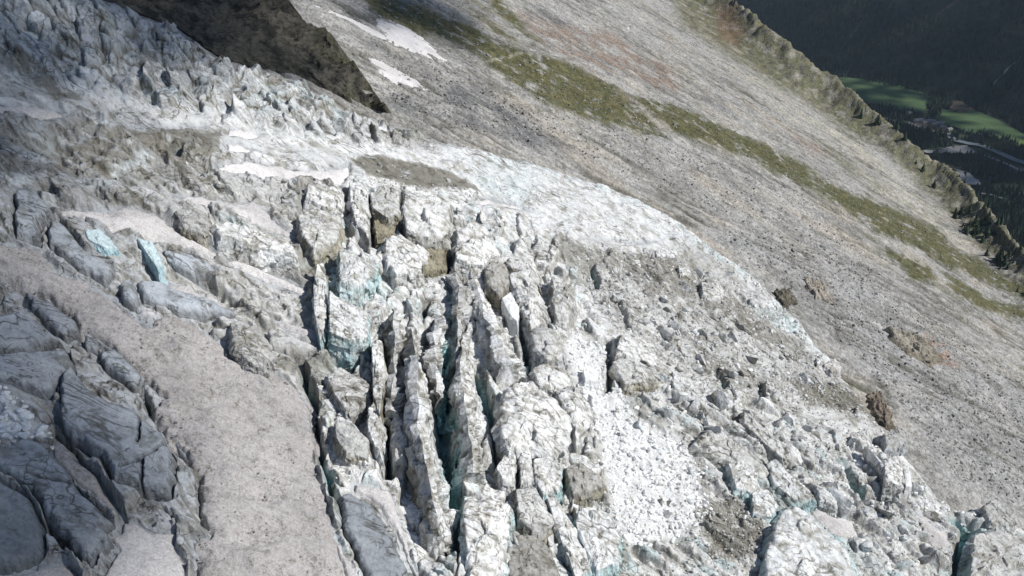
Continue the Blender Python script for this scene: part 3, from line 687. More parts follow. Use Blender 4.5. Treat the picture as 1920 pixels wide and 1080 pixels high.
dmx = np.abs(np.gradient(X, axis=1)) + 1e-3; dmy = np.abs(np.gradient(Y, axis=0)) + 1e-3
g0, g1 = np.gradient(hz); steep = np.hypot(g1 / dmx, g0 / dmy)
c = np.ones(X.shape + (3,)) * PALE
tone = np.clip(.55 * ca + .45 * cb, 0, 1)
c = mix(c, MID * .95, sstep(.45, .9, tone) * .7)
c = mix(c, CLEAN, sstep(.45, .1, tone) * .6)
c = c * (.80 + .36 * cb)[..., None]
c = mix(c, ICEFALL, W["fall"] * .85)
c = mix(c, MID * .80, W["left"] * .75)
c = mix(c, GREY * 1.1, W["left"] * np.clip(sstep(420, 160, wX) * .8 + sstep(560, 660, wY) * sstep(560, 330, wX) * .6, 0, .85))
c = mix(c, CLEAN * .9, W["band"] * .75)
c = mix(c, MID * .88, W["deb"] * .6)
c = mix(c, DIRTY, W["deb"] * sstep(-.1, .3, broad + .5 * fine + (cb - .5)) * .6)
c = mix(c, MID * 1.02, W["low"] * .6)
c = mix(c, BLUE, np.clip(W["blue"] * (.45 + .9 * fbm(X * .1, Y * .1, 3, 330)) + .48 * sstep(.64, .76, cb) * (W["low"] + W["mid"] * .7 + W["fall"] * .7), 0, .9))
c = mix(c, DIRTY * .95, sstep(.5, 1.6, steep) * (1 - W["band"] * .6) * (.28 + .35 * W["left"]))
c = mix(c, SNOW, sstep(.55, .12, steep) * W["left"] * sstep(.0, .3, fbm(X * .06, Y * .14, 4, 360)) * .7)
dk = amap([(-200, 215), (0, 222), (90, 226), (150, 218), (240, 240), (420, 244), (412, 290), (390, 310), (330, 335), (250, 345), (100, 330), (-200, 320)], [(-200, 130), (0, 135), (90, 165), (200, 200), (140, 200), (60, 178), (-200, 160)], [(-40, 335), (90, 345), (240, 360), (330, 395), (250, 388), (110, 384), (-40, 372)], soft=12)(wX, wY)
c = mix(c, (.25, .245, .23), dk * sstep(-.45, .15, fbm(X * .10, Y * .2, 5, 370) + .35 * (steep > .5)) * .7)
c = mix(c, (.60, .64, .65), dk * sstep(.1, .3, fbm(X * .13, Y * .13, 4, 371)) * .75)
c = mix(c, np.array((.27, .255, .225)), W["fall"] * sstep(.12, .40, fbm(X * .12, Y * .12, 5, 372)) * .7)
c = mix(c, CLEAN * 1.05, W["fall"] * sstep(.12, .35, fbm(X * .1, Y * .13, 5, 373)) * .8)
c = mix(c, WHITE * .97, W["white"] * sstep(-.8, -.2, fine + (ca - .4)) * .96)
dirtn = fbm(X * .09, Y * .16, 5, 340)
c = mix(c, DIRTY * .9, sstep(.15, .42, dirtn) * .5 * (1 - W["band"] * .5) * (1 - W["white"]))
c = mix(c, OLIVE, np.clip(W["olive"] * sstep(.28, .46, W["olive"] + .95 * fbm(X * .26, Y * .36, 6, 350, .62) - .22), 0, 1) * .85)
crk = (1 - sstep(.015, .10, edge)) * (1 - W["white"] * .7) * rough
c = mix(c, OLIVE * 1.1, crk * (.5 + .3 * W["fall"]) * (1 - W["band"] * .45))
c = mix(c, GREY * .9, fl * .6)
deep = sstep(2.0, 7.0, cv)
c = mix(c, TEAL, deep * .8)
mar = Map().line([(1000, 285), (1130, 328), (1220, 368), (1290, 412), (1335, 452), (1400, 502), (1470, 562), (1515, 612), (1550, 655)], 46)(wX, wY)
c = mix(c, CLEAN, mar * sstep(-.35, .15, fbm(X * .16, Y * .2, 5, 380)) * .85)
c = mix(c, BLUE, mar * sstep(.05, .3, fbm(X * .12, Y * .16, 4, 381)) * .7)
c = mix(c, (.13, .125, .105), (1 - sstep(-8, 16, E + 14 * fine)) * (.75 - .6 * mar))
lines = np.clip(1.0 - .8 * W["white"], .12, 1)
PG = np.stack([X2, Y2, Zg], -1)
keep = (E > -26)
f = grid_faces(NYG, NXG, keep[:-1, :-1] & keep[1:, 1:] & keep[:-1, 1:] & keep[1:, :-1])
cc, ff, kk = compact(PG.reshape(-1, 3), f, np.concatenate([c, lines[..., None]], -1).reshape(-1, 4))
link("glacier", mesh_np("glacier", cc, ff, kk), M_ICE, kind="structure")

def ice_at(px, py):
    j = np.clip(((np.asarray(py) - gy[0]) / STEPY).astype(int), 0, NYG - 1); i = np.clip(((np.asarray(px) - gx[0]) / STEP).astype(int), 0, NXG - 1)
    return PG[j, i]

# ================================================================== SNOW PATCHES AND ICE SLABS
def patch(name, label, cat, poly, h, tone, mat, on="ice", gravel=.3, rim=1.2, relief=.35, step=2.1, group=None, crack=None, warp=4.0, seed=1, stretch=(.10, .25)):
    xs = [p[0] for p in poly]; ys = [p[1] for p in poly]
    gx_ = np.arange(min(xs) - 14, max(xs) + 14, step); gy_ = np.arange(min(ys) - 14, max(ys) + 14, step)
    A, B = np.meshgrid(gx_, gy_)
    q = hit(A, B, CG if on == "ice" else 0)
    if on != "ice":
        for _ in range(3):
            cz = slope_z(q[..., 0], q[..., 1], False) - base(q[..., 0], q[..., 1]); q = hit(A, B, cz)
    x, y = q[..., 0], q[..., 1]
    d = sdist(A + warp * perlin(x * .25, y * .25, seed) + warp * .6 * perlin(x * .8, y * .8, seed + 2), B + warp * .7 * perlin(x * .25, y * .25, seed + 1) + warp * .5 * perlin(x * .8, y * .8, seed + 3), poly)
    s = np.linalg.norm(q, axis=-1) / FPX                    # metres per pixel here
    dm = d * s
    n = fbm(x * stretch[0], y * stretch[1], 4, seed + 20); n2 = fbm(x * .5, y * .6, 3, seed + 30)
    prof = sstep(-.25, rim, dm)
    z0 = (q[..., 2] - .6 + 1.6 * fbm(x * .03, y * .03, 3, 303) if on == "ice" else slope_z(x, y, False))
    top = z0 + h * (.35 + .65 * sstep(0, rim * 3, dm)) + relief * n * min(h, 2.5) + .12 * n2
    col = np.ones(A.shape + (3,)) * np.asarray(tone)
    if mat is M_ICE:
        col = mix(col, np.asarray(tone) * 1.35, sstep(.05, .4, n) * .6); col = mix(col, np.asarray(tone) * .6, sstep(.1, .45, -n2) * .5)
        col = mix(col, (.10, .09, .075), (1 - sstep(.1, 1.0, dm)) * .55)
    else:
        big = fbm(x * .07, y * .07, 5, seed + 40)
        col = mix(col, np.asarray(tone) * .74, sstep(-.05, .3, big) * .7); col = mix(col, np.asarray(tone) * 1.12, sstep(.1, .4, -big) * .6)
        top = top + .5 * min(h, 1.2) * fbm(x * .18, y * .25, 4, seed + 50)
    if crack is not None:
        for pts in crack:
            dl = dist_line(A + 2 * perlin(x, y, 3), B + 2 * perlin(x, y, 4), pts) * s
            top = top - (1.2 if mat is M_ICE else .5) * (1 - sstep(.1, .5, dl)); col = mix(col, (.06, .065, .07) if mat is M_ICE else (.30, .28, .25), (1 - sstep(.15, .42, dl)) * (.9 if mat is M_ICE else .4))
    z = np.where(dm > -.3, z0 - 1.6 + (top - z0 + 1.6) * prof, z0 - 2.6)
    keep = d > -9
    f = grid_faces(*A.shape, keep[:-1, :-1] & keep[1:, 1:] & keep[:-1, 1:] & keep[1:, :-1])
    cc, ff, kk = compact(np.stack([x, y, z], -1).reshape(-1, 3), f, np.concatenate([col, np.full(A.shape + (1,), gravel)], -1).reshape(-1, 4))
    return obj_np(name, cc, ff, kk, mat, label=label, cat=cat, group=group)

for i, (poly, h_, tone, gr, lab) in enumerate(SNOW_PATCHES):
    ck = None
    patch("snow_patch", lab, "snow patch", poly, h_, tone, M_SNOW, gravel=gr, crack=ck, seed=400 + i * 7, group="snow patches on the glacier", step=2.6 if poly is TONGUE else 2.0, warp=8.0 if poly is TONGUE else 4.0, relief=1.5 if poly is TONGUE else .35)
for i, (poly, h_, tone, lab) in enumerate(SLABS):
    ck = None
    if i == 3: ck = [[(268, 790), (262, 850)], [(325, 835), (290, 870), (230, 900)], [(272, 880), (270, 935)], [(268, 940), (322, 940)]]
    if i == 6: ck = [[(57, 912), (110, 925), (155, 930)]]
    patch("ice_slab", lab, "ice slab", poly, h_, tone, M_ICE, gravel=1.0, rim=.5, relief=.6, seed=600 + i * 7, group="grey ice slabs on the lower left", crack=ck, warp=5.0, stretch=(.06, .16))

for poly, lab, tone in (
    ([(520, -12), (545, -3), (600, 8), (640, 22), (680, 40), (701, 49), (703, 31), (735, 34), (765, 47), (800, 72), (830, 98), (861, 121), (830, 119), (800, 114), (720, 86), (660, 55), (600, 28)], "large white snowfield on grey scree beside the dark rock spur", SNOW * 1.2),
    ([(678, 98), (700, 103), (740, 123), (782, 146), (816, 176), (795, 177), (760, 165), (715, 143), (690, 118)], "narrow white snowfield on grey scree below the larger snowfield", SNOW * 1.2),
    ([(1278, 182), (1290, 186), (1304, 197), (1290, 195)], "tiny snow remnant on the bare slope above the long turf band", SNOW * 1.15),
    ([(1166, 44), (1178, 47), (1190, 57), (1178, 54)], "tiny snow remnant on grey rock near the top edge", SNOW * 1.1),
    ([(1838, 532), (1860, 540), (1895, 552), (1870, 549), (1845, 541)], "thin pale streak of snow at the right edge under the turf band", SNOW * .85)):
    patch("snow_patch", lab, "snow patch", poly, .7, tone, M_SNOW, on="slope", gravel=.08, rim=1.5, relief=.2, seed=int(poly[0][0]) % 97 + 3, group="snow patches on the slope", warp=3.5)

# ================================================================== SERACS: blocks of ice, outline of the top face in photograph pixels
def resample(P, n):
    P = np.vstack([P, P[:1]]); d = np.r_[0, np.cumsum(np.linalg.norm(np.diff(P, axis=0), axis=1))]
    t = np.linspace(0, d[-1], n, endpoint=False)
    return np.stack([np.interp(t, d, P[:, k]) for k in range(P.shape[1])], -1)

def serac(name, label, cat, poly, h, tone, side=None, dome=.5, flare=.12, amp=.5, mat=None, group=None, seed=0, c0=CG, N=116, bevel=.5, lines=1.0, depth=5.0, on="ice"):
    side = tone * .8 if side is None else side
    top = resample(np.array([hit(x, y, c0 + h) for x, y in poly]), N)
    for _ in range(2): top = .25 * np.roll(top, 1, 0) + .5 * top + .25 * np.roll(top, -1, 0)
    cen = top.mean(0); size = np.linalg.norm(top[:, :2] - cen[:2], axis=1).mean()
    rows, kind = [], []
    for s_ in [.001] + list(np.linspace(.07, .98, 20)):
        r = cen + (top - cen) * s_; r[:, 2] += dome * (1 - s_ ** 2); rows.append(r); kind.append(0)
    r = top.copy(); r[:, 2] -= bevel * .25; rows.append(r); kind.append(.3)
    nd = 13
    for k in range(1, nd + 1):
        q = (k / nd) ** 1.15
        r = cen + (top - cen) * (1.0 + .05 * min(q * 6, 1) + flare * q); r[:, 2] = top[:, 2] - bevel * .7 - q * (h + depth); rows.append(r); kind.append(1)
    P = np.vstack(rows); K = np.repeat(kind, N)
    out = P - cen; out[:, 2] = 0; out /= np.linalg.norm(out, axis=1, keepdims=True) + 1e-6
    nrm_ = out * np.minimum(K, 1)[:, None] + np.array([0, 0, 1.0]) * (1 - K)[:, None] * .8
    sc = 1.0 / max(size, 1.0)
    per = np.tile(np.arange(N) / N * 6.2832 * size, len(rows))
    fu = np.where(K < 1, P[:, 0], per); fv = np.where(K < 1, P[:, 1], P[:, 2])
    L_ = max(size * .55, 1.2)
    fa, fe, fi, fj = seracs(fu, fv, .4, L_, L_ * .7, seed + 3, .4, .25, 34); fb, fe2, fi2, fj2 = seracs(fu, fv, 1.2, L_ * .4, L_ * .33, seed + 7, .4, .3, 30)
    a1 = fbm3(P * sc * 1.1, 3, seed, ridged=True); a2 = fbm3(P * np.array([.55, .55, .3]), 4, seed + 40); a3 = fbm3(P * np.array([1.6, 1.6, .8]), 3, seed + 60, ridged=True)
    fcut = np.minimum(.20 * size, 1.9) * (.5 + amp)
    P = P + nrm_ * ((a1 - .1) * .10 * size + (fa - .6) * fcut + (fb - .6) * fcut * .4 + a2 * amp * .8 + a3 * amp * .3)[:, None]
    col = np.ones((len(P), 3)) * np.asarray(tone)
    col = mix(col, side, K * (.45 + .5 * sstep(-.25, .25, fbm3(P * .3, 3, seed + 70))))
    col = col * (.86 + .28 * fi * .6 + .28 * fi2 * .4)[:, None]
    col = mix(col, np.asarray(tone) * .62, sstep(.05, .45, a2) * .55)
    col = mix(col, OLIVE * 1.2, (1 - sstep(.02, .12, np.minimum(fe, fe2 + .05))) * min(lines, 1) * .6)
    col = mix(col, OLIVE * 1.3, sstep(.25, .55, fbm3(P * .28, 4, seed + 80)) * .55)
    col = np.concatenate([np.clip(col, 0, .9), np.full((len(P), 1), lines)], 1)
    n = len(rows); i = np.arange(n * N).reshape(n, N); j = np.roll(i, -1, 1)
    f = np.stack([i[:-1], i[1:], j[1:], j[:-1]], -1).reshape(-1, 4)
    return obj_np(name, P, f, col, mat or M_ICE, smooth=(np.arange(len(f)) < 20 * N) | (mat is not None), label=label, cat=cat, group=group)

def B(label, poly, h, tone=PALE, **k):
    B.n += 1
    serac("serac", label, "ice block", poly, h, tone, seed=900 + B.n * 11, group=k.pop("group", "seracs of the broken middle of the glacier"), **k)
B.n = 0
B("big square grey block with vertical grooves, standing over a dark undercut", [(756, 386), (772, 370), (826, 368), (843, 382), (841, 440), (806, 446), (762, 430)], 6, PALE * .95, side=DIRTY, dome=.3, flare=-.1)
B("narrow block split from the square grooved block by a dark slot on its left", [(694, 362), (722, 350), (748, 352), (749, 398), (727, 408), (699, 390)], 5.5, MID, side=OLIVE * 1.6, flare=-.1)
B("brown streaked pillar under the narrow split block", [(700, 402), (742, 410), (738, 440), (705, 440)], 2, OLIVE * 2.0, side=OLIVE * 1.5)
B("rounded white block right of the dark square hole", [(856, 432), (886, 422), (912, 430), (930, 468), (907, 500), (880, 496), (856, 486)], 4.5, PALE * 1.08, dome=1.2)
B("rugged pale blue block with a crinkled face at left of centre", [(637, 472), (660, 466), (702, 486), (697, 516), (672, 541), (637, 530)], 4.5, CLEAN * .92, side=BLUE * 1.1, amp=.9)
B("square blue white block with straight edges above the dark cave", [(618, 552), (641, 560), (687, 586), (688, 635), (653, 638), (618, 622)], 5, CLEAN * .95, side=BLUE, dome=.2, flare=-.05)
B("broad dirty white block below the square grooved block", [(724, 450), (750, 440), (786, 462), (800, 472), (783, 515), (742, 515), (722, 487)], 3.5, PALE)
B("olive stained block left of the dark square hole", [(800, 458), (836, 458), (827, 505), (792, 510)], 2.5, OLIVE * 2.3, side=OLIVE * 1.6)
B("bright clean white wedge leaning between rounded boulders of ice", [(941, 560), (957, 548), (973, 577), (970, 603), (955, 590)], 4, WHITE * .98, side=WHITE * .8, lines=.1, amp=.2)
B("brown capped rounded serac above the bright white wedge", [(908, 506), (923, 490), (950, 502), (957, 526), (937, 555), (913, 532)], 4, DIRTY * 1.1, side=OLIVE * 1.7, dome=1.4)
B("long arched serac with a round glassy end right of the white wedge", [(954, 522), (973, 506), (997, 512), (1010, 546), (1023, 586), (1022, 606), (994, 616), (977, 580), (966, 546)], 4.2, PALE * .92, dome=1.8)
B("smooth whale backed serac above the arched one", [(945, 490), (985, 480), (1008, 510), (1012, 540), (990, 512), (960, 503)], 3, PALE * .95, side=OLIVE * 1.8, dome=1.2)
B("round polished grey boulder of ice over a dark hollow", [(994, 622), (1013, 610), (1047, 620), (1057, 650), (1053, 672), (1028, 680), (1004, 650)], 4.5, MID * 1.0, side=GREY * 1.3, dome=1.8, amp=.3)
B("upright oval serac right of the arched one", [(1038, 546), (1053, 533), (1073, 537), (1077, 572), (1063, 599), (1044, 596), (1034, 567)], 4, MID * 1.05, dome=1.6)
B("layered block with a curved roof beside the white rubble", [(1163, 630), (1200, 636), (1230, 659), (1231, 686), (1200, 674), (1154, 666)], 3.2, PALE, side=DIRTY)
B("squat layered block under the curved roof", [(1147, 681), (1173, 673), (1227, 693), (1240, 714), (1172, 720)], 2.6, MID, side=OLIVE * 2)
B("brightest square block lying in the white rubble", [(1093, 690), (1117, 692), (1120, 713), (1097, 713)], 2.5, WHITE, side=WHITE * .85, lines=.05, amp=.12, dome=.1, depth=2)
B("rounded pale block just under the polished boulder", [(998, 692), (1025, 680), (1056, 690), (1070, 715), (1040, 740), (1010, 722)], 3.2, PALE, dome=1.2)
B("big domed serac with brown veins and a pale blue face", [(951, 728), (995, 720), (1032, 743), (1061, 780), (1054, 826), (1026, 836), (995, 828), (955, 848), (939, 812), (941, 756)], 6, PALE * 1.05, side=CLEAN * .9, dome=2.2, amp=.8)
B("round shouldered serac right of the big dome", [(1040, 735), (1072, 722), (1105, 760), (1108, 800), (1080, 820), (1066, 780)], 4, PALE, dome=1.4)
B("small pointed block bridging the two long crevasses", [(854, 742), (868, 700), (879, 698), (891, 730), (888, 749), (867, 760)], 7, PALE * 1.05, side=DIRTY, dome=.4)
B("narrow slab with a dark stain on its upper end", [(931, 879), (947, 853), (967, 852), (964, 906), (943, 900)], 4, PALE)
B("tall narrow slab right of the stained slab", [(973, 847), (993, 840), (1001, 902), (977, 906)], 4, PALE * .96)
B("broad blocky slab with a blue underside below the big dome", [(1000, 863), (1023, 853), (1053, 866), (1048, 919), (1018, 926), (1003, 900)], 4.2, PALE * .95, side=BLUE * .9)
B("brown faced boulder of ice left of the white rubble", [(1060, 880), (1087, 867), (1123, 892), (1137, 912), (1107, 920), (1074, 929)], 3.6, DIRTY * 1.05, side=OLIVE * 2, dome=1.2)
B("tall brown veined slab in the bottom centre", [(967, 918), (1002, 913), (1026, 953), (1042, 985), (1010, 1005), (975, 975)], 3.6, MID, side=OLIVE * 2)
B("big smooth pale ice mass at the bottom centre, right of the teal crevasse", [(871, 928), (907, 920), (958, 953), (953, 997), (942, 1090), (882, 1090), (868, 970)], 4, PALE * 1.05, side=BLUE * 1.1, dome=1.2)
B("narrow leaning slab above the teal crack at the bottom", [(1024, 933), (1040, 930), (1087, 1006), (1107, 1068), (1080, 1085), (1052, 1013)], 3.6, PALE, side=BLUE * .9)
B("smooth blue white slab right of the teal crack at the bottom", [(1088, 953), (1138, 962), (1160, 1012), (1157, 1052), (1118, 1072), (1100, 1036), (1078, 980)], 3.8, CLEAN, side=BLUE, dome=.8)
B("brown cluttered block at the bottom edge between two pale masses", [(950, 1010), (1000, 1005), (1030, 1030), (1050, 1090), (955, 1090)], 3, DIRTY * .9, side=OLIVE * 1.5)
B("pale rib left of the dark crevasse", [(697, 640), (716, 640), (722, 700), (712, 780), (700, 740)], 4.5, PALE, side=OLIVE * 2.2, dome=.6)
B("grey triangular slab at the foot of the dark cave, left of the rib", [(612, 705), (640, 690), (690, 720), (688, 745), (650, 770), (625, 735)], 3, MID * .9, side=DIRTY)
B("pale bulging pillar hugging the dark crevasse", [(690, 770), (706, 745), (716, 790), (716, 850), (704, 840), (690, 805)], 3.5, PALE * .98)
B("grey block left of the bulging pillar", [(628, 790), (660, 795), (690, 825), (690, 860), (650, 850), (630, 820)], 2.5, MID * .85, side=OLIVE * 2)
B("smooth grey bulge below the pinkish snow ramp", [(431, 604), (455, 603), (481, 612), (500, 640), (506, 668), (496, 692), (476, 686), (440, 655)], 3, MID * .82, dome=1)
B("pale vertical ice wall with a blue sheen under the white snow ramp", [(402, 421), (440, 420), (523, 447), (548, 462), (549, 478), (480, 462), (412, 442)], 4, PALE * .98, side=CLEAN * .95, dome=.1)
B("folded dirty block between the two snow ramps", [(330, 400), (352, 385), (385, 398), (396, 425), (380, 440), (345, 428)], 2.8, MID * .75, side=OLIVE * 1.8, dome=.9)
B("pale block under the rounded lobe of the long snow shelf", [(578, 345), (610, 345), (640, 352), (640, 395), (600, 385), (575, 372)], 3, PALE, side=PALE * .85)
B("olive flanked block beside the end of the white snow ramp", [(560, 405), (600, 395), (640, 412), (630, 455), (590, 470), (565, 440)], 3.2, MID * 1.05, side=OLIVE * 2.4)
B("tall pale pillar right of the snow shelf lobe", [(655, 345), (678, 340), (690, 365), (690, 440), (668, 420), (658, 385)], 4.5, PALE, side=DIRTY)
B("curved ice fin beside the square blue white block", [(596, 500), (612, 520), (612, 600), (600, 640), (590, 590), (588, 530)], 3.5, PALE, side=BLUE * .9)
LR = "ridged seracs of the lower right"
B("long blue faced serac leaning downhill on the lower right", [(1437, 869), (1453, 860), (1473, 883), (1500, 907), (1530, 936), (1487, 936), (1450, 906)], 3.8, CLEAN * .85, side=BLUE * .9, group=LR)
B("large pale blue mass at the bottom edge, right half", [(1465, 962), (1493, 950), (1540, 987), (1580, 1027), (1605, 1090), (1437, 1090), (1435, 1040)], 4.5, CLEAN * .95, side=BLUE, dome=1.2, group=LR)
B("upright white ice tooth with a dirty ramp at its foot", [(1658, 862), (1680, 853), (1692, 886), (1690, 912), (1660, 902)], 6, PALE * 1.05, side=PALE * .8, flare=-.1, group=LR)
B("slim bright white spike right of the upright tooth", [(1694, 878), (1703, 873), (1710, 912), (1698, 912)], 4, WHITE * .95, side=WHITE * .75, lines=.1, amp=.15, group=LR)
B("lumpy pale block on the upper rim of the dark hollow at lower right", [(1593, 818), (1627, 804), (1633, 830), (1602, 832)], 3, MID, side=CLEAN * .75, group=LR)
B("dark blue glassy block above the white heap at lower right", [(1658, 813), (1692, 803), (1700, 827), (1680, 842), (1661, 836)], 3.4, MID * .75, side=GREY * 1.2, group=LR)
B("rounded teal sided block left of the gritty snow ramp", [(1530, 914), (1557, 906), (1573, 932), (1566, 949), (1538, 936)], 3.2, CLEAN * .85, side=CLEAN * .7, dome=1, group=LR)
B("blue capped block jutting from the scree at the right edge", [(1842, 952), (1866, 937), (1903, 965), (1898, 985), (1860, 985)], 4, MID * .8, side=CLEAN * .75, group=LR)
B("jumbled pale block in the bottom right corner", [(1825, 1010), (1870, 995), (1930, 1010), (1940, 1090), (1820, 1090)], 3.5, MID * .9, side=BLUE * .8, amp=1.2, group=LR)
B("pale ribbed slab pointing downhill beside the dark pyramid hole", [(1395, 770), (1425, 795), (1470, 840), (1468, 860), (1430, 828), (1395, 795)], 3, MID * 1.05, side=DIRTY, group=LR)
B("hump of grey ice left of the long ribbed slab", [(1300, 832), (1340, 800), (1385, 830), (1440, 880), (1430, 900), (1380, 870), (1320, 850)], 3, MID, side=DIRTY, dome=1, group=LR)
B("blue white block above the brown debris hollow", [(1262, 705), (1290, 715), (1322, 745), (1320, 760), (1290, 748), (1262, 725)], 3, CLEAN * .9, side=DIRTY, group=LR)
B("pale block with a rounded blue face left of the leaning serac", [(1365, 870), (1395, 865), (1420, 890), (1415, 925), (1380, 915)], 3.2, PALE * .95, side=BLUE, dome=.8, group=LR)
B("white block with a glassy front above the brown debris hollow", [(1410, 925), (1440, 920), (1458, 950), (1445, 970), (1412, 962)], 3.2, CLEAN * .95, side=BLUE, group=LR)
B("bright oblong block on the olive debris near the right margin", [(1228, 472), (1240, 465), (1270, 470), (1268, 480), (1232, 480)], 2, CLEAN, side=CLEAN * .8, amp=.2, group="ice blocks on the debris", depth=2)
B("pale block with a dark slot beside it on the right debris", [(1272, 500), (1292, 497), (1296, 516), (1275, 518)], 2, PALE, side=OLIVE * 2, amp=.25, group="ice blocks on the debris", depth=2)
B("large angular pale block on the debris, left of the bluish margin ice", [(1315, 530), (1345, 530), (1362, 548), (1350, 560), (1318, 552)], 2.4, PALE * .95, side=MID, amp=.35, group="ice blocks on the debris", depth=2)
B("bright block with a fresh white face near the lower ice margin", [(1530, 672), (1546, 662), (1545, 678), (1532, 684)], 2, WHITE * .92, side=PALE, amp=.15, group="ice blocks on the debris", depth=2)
B("cream coloured block right of the bright one near the lower ice margin", [(1545, 684), (1565, 672), (1578, 690), (1560, 698)], 2, SNOW * 1.05, side=PALE * .8, amp=.2, group="ice blocks on the debris", depth=2)

# blue ice wedges between the snow tongues on the left
for poly, lab in (([(160, 433), (187, 430), (207, 449), (221, 467), (197, 464), (165, 448)], "pale blue ice wedge under the speckled snow tongue, left of the sharper wedge"),
                  ([(257, 447), (287, 456), (304, 496), (294, 501), (275, 475)], "sharp blue ice wedge with a turquoise side under the speckled snow tongue")):
    serac("ice_wedge", lab, "ice wedge", poly, 2.5, np.array((.56, .68, .71)), side=np.array((.32, .52, .57)), seed=77 + len(lab), amp=.2, dome=.2, lines=.2, group="blue ice wedges")

# ================================================================== ICE FINS between the long crevasses: stations of left foot, crest, right foot, height
def fin(label, st, tone, left, right, seed):
    st = np.array(st, float); n = len(st); T = 150; M = 22
    t = np.linspace(0, n - 1, T)
    def smooth(a):
        v_ = np.interp(t, range(n), a)
        k = np.ones(5) / 5; return np.convolve(np.r_[v_[:1], v_[:1], v_, v_[-1:], v_[-1:]], k, 'valid')
    s = np.stack([smooth(st[:, k]) for k in range(7)], -1)
    hgt = s[:, 6] * np.clip(np.minimum(np.linspace(0, 9, T), np.linspace(9, 0, T)) + .15, 0, 1)
    L = np.array([hit(s[i, 0], s[i, 1], CG) for i in range(T)]); R = np.array([hit(s[i, 4], s[i, 5], CG) for i in range(T)])
    C = np.array([hit(s[i, 2], s[i, 3], CG + hgt[i]) for i in range(T)])
    L[:, 2] -= 10; R[:, 2] -= 10
    rows = []; K = []
    for k in range(M + 1):
        q = k / M; rows.append(L * (1 - q) + C * q + np.array([0, 0, 1.0]) * (np.sin(q * math.pi) * .7)); K.append(-(1 - q))
    for k in range(1, M + 1):
        q = k / M; rows.append(C * (1 - q) + R * q + np.array([0, 0, 1.0]) * (np.sin(q * math.pi) * .7)); K.append(q)
    m = len(rows); P = np.stack(rows, 1).reshape(-1, 3); K = np.tile(np.array(K), T)
    a1 = fbm3(P * np.array([.28, .14, .14]), 4, seed, ridged=True); a2 = fbm3(P * np.array([.8, .5, .4]), 4, seed + 9); a3 = fbm3(P * .1, 2, seed + 15)
    side = np.sign(K)
    la = np.repeat(np.arange(T) * .31, m); hv = np.abs(K) * 9.0 + 20 * (K > 0)
    fa, fe, fi, fj = seracs(la, hv, .1, 9.0, 3.6, seed + 50, .4, .3, 34); fb, fe2, fi2, fj2 = seracs(la, hv, .3, 3.2, 1.5, seed + 57, .4, .3, 30)
    fz = ((fa - .6) * 2.6 + (fb - .6) * 1.2)
    P = P + np.stack([side * fz, fz * .2, fz * .35], -1)
    P = P + np.stack([side * (a1 * .9 + a2 * .6) + a3 * 1.2, a2 * .5 + a3, a2 * .5 + .3 * a1], -1)
    col = np.ones((len(P), 3)) * tone
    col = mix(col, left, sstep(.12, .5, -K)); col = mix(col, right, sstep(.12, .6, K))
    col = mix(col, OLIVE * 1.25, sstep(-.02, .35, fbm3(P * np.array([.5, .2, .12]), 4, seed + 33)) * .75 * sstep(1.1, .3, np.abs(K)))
    col = col * (.85 + .3 * fi * .5 + .3 * fi2 * .5)[:, None]
    col = mix(col, OLIVE * 1.1, (1 - sstep(.02, .12, np.minimum(fe, fe2 + .05))) * .6)
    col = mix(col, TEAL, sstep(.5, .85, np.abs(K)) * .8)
    f = grid_faces(T, m)
    obj_np("ice_fin", P, f[:, ::-1], np.concatenate([np.clip(col, 0, .9), np.ones((len(col), 1))], 1), M_ICE, smooth=False, label=label, cat="ice fin", group="ice fins between the long crevasses")
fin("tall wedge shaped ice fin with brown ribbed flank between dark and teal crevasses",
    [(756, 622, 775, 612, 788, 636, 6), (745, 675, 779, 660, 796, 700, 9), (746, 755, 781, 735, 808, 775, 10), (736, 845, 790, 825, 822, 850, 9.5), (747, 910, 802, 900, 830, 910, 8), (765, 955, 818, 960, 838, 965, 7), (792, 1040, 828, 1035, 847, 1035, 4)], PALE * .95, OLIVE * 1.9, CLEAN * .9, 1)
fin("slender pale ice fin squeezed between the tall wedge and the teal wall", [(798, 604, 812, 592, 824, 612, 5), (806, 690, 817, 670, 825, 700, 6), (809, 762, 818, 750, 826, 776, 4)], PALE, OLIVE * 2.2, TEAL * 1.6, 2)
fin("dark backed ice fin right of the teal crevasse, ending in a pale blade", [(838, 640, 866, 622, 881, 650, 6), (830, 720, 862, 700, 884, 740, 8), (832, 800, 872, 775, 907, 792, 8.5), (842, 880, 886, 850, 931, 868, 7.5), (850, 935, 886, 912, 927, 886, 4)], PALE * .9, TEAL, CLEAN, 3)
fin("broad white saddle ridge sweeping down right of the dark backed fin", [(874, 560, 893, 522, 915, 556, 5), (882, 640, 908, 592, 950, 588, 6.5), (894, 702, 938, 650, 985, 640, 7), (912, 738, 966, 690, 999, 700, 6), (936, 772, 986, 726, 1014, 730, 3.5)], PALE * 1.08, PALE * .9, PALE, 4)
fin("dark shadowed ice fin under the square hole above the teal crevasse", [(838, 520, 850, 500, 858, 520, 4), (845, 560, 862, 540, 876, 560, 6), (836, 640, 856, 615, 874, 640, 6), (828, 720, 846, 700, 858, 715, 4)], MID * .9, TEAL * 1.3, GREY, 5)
fin("brown ice fin left of the tall wedge, leaning over the dark crevasse", [(722, 600, 738, 575, 752, 600, 4), (726, 660, 742, 640, 756, 660, 6), (724, 740, 736, 725, 748, 745, 5), (722, 800, 730, 790, 738, 805, 3)], MID, OLIVE * 1.5, OLIVE * 2.2, 6)

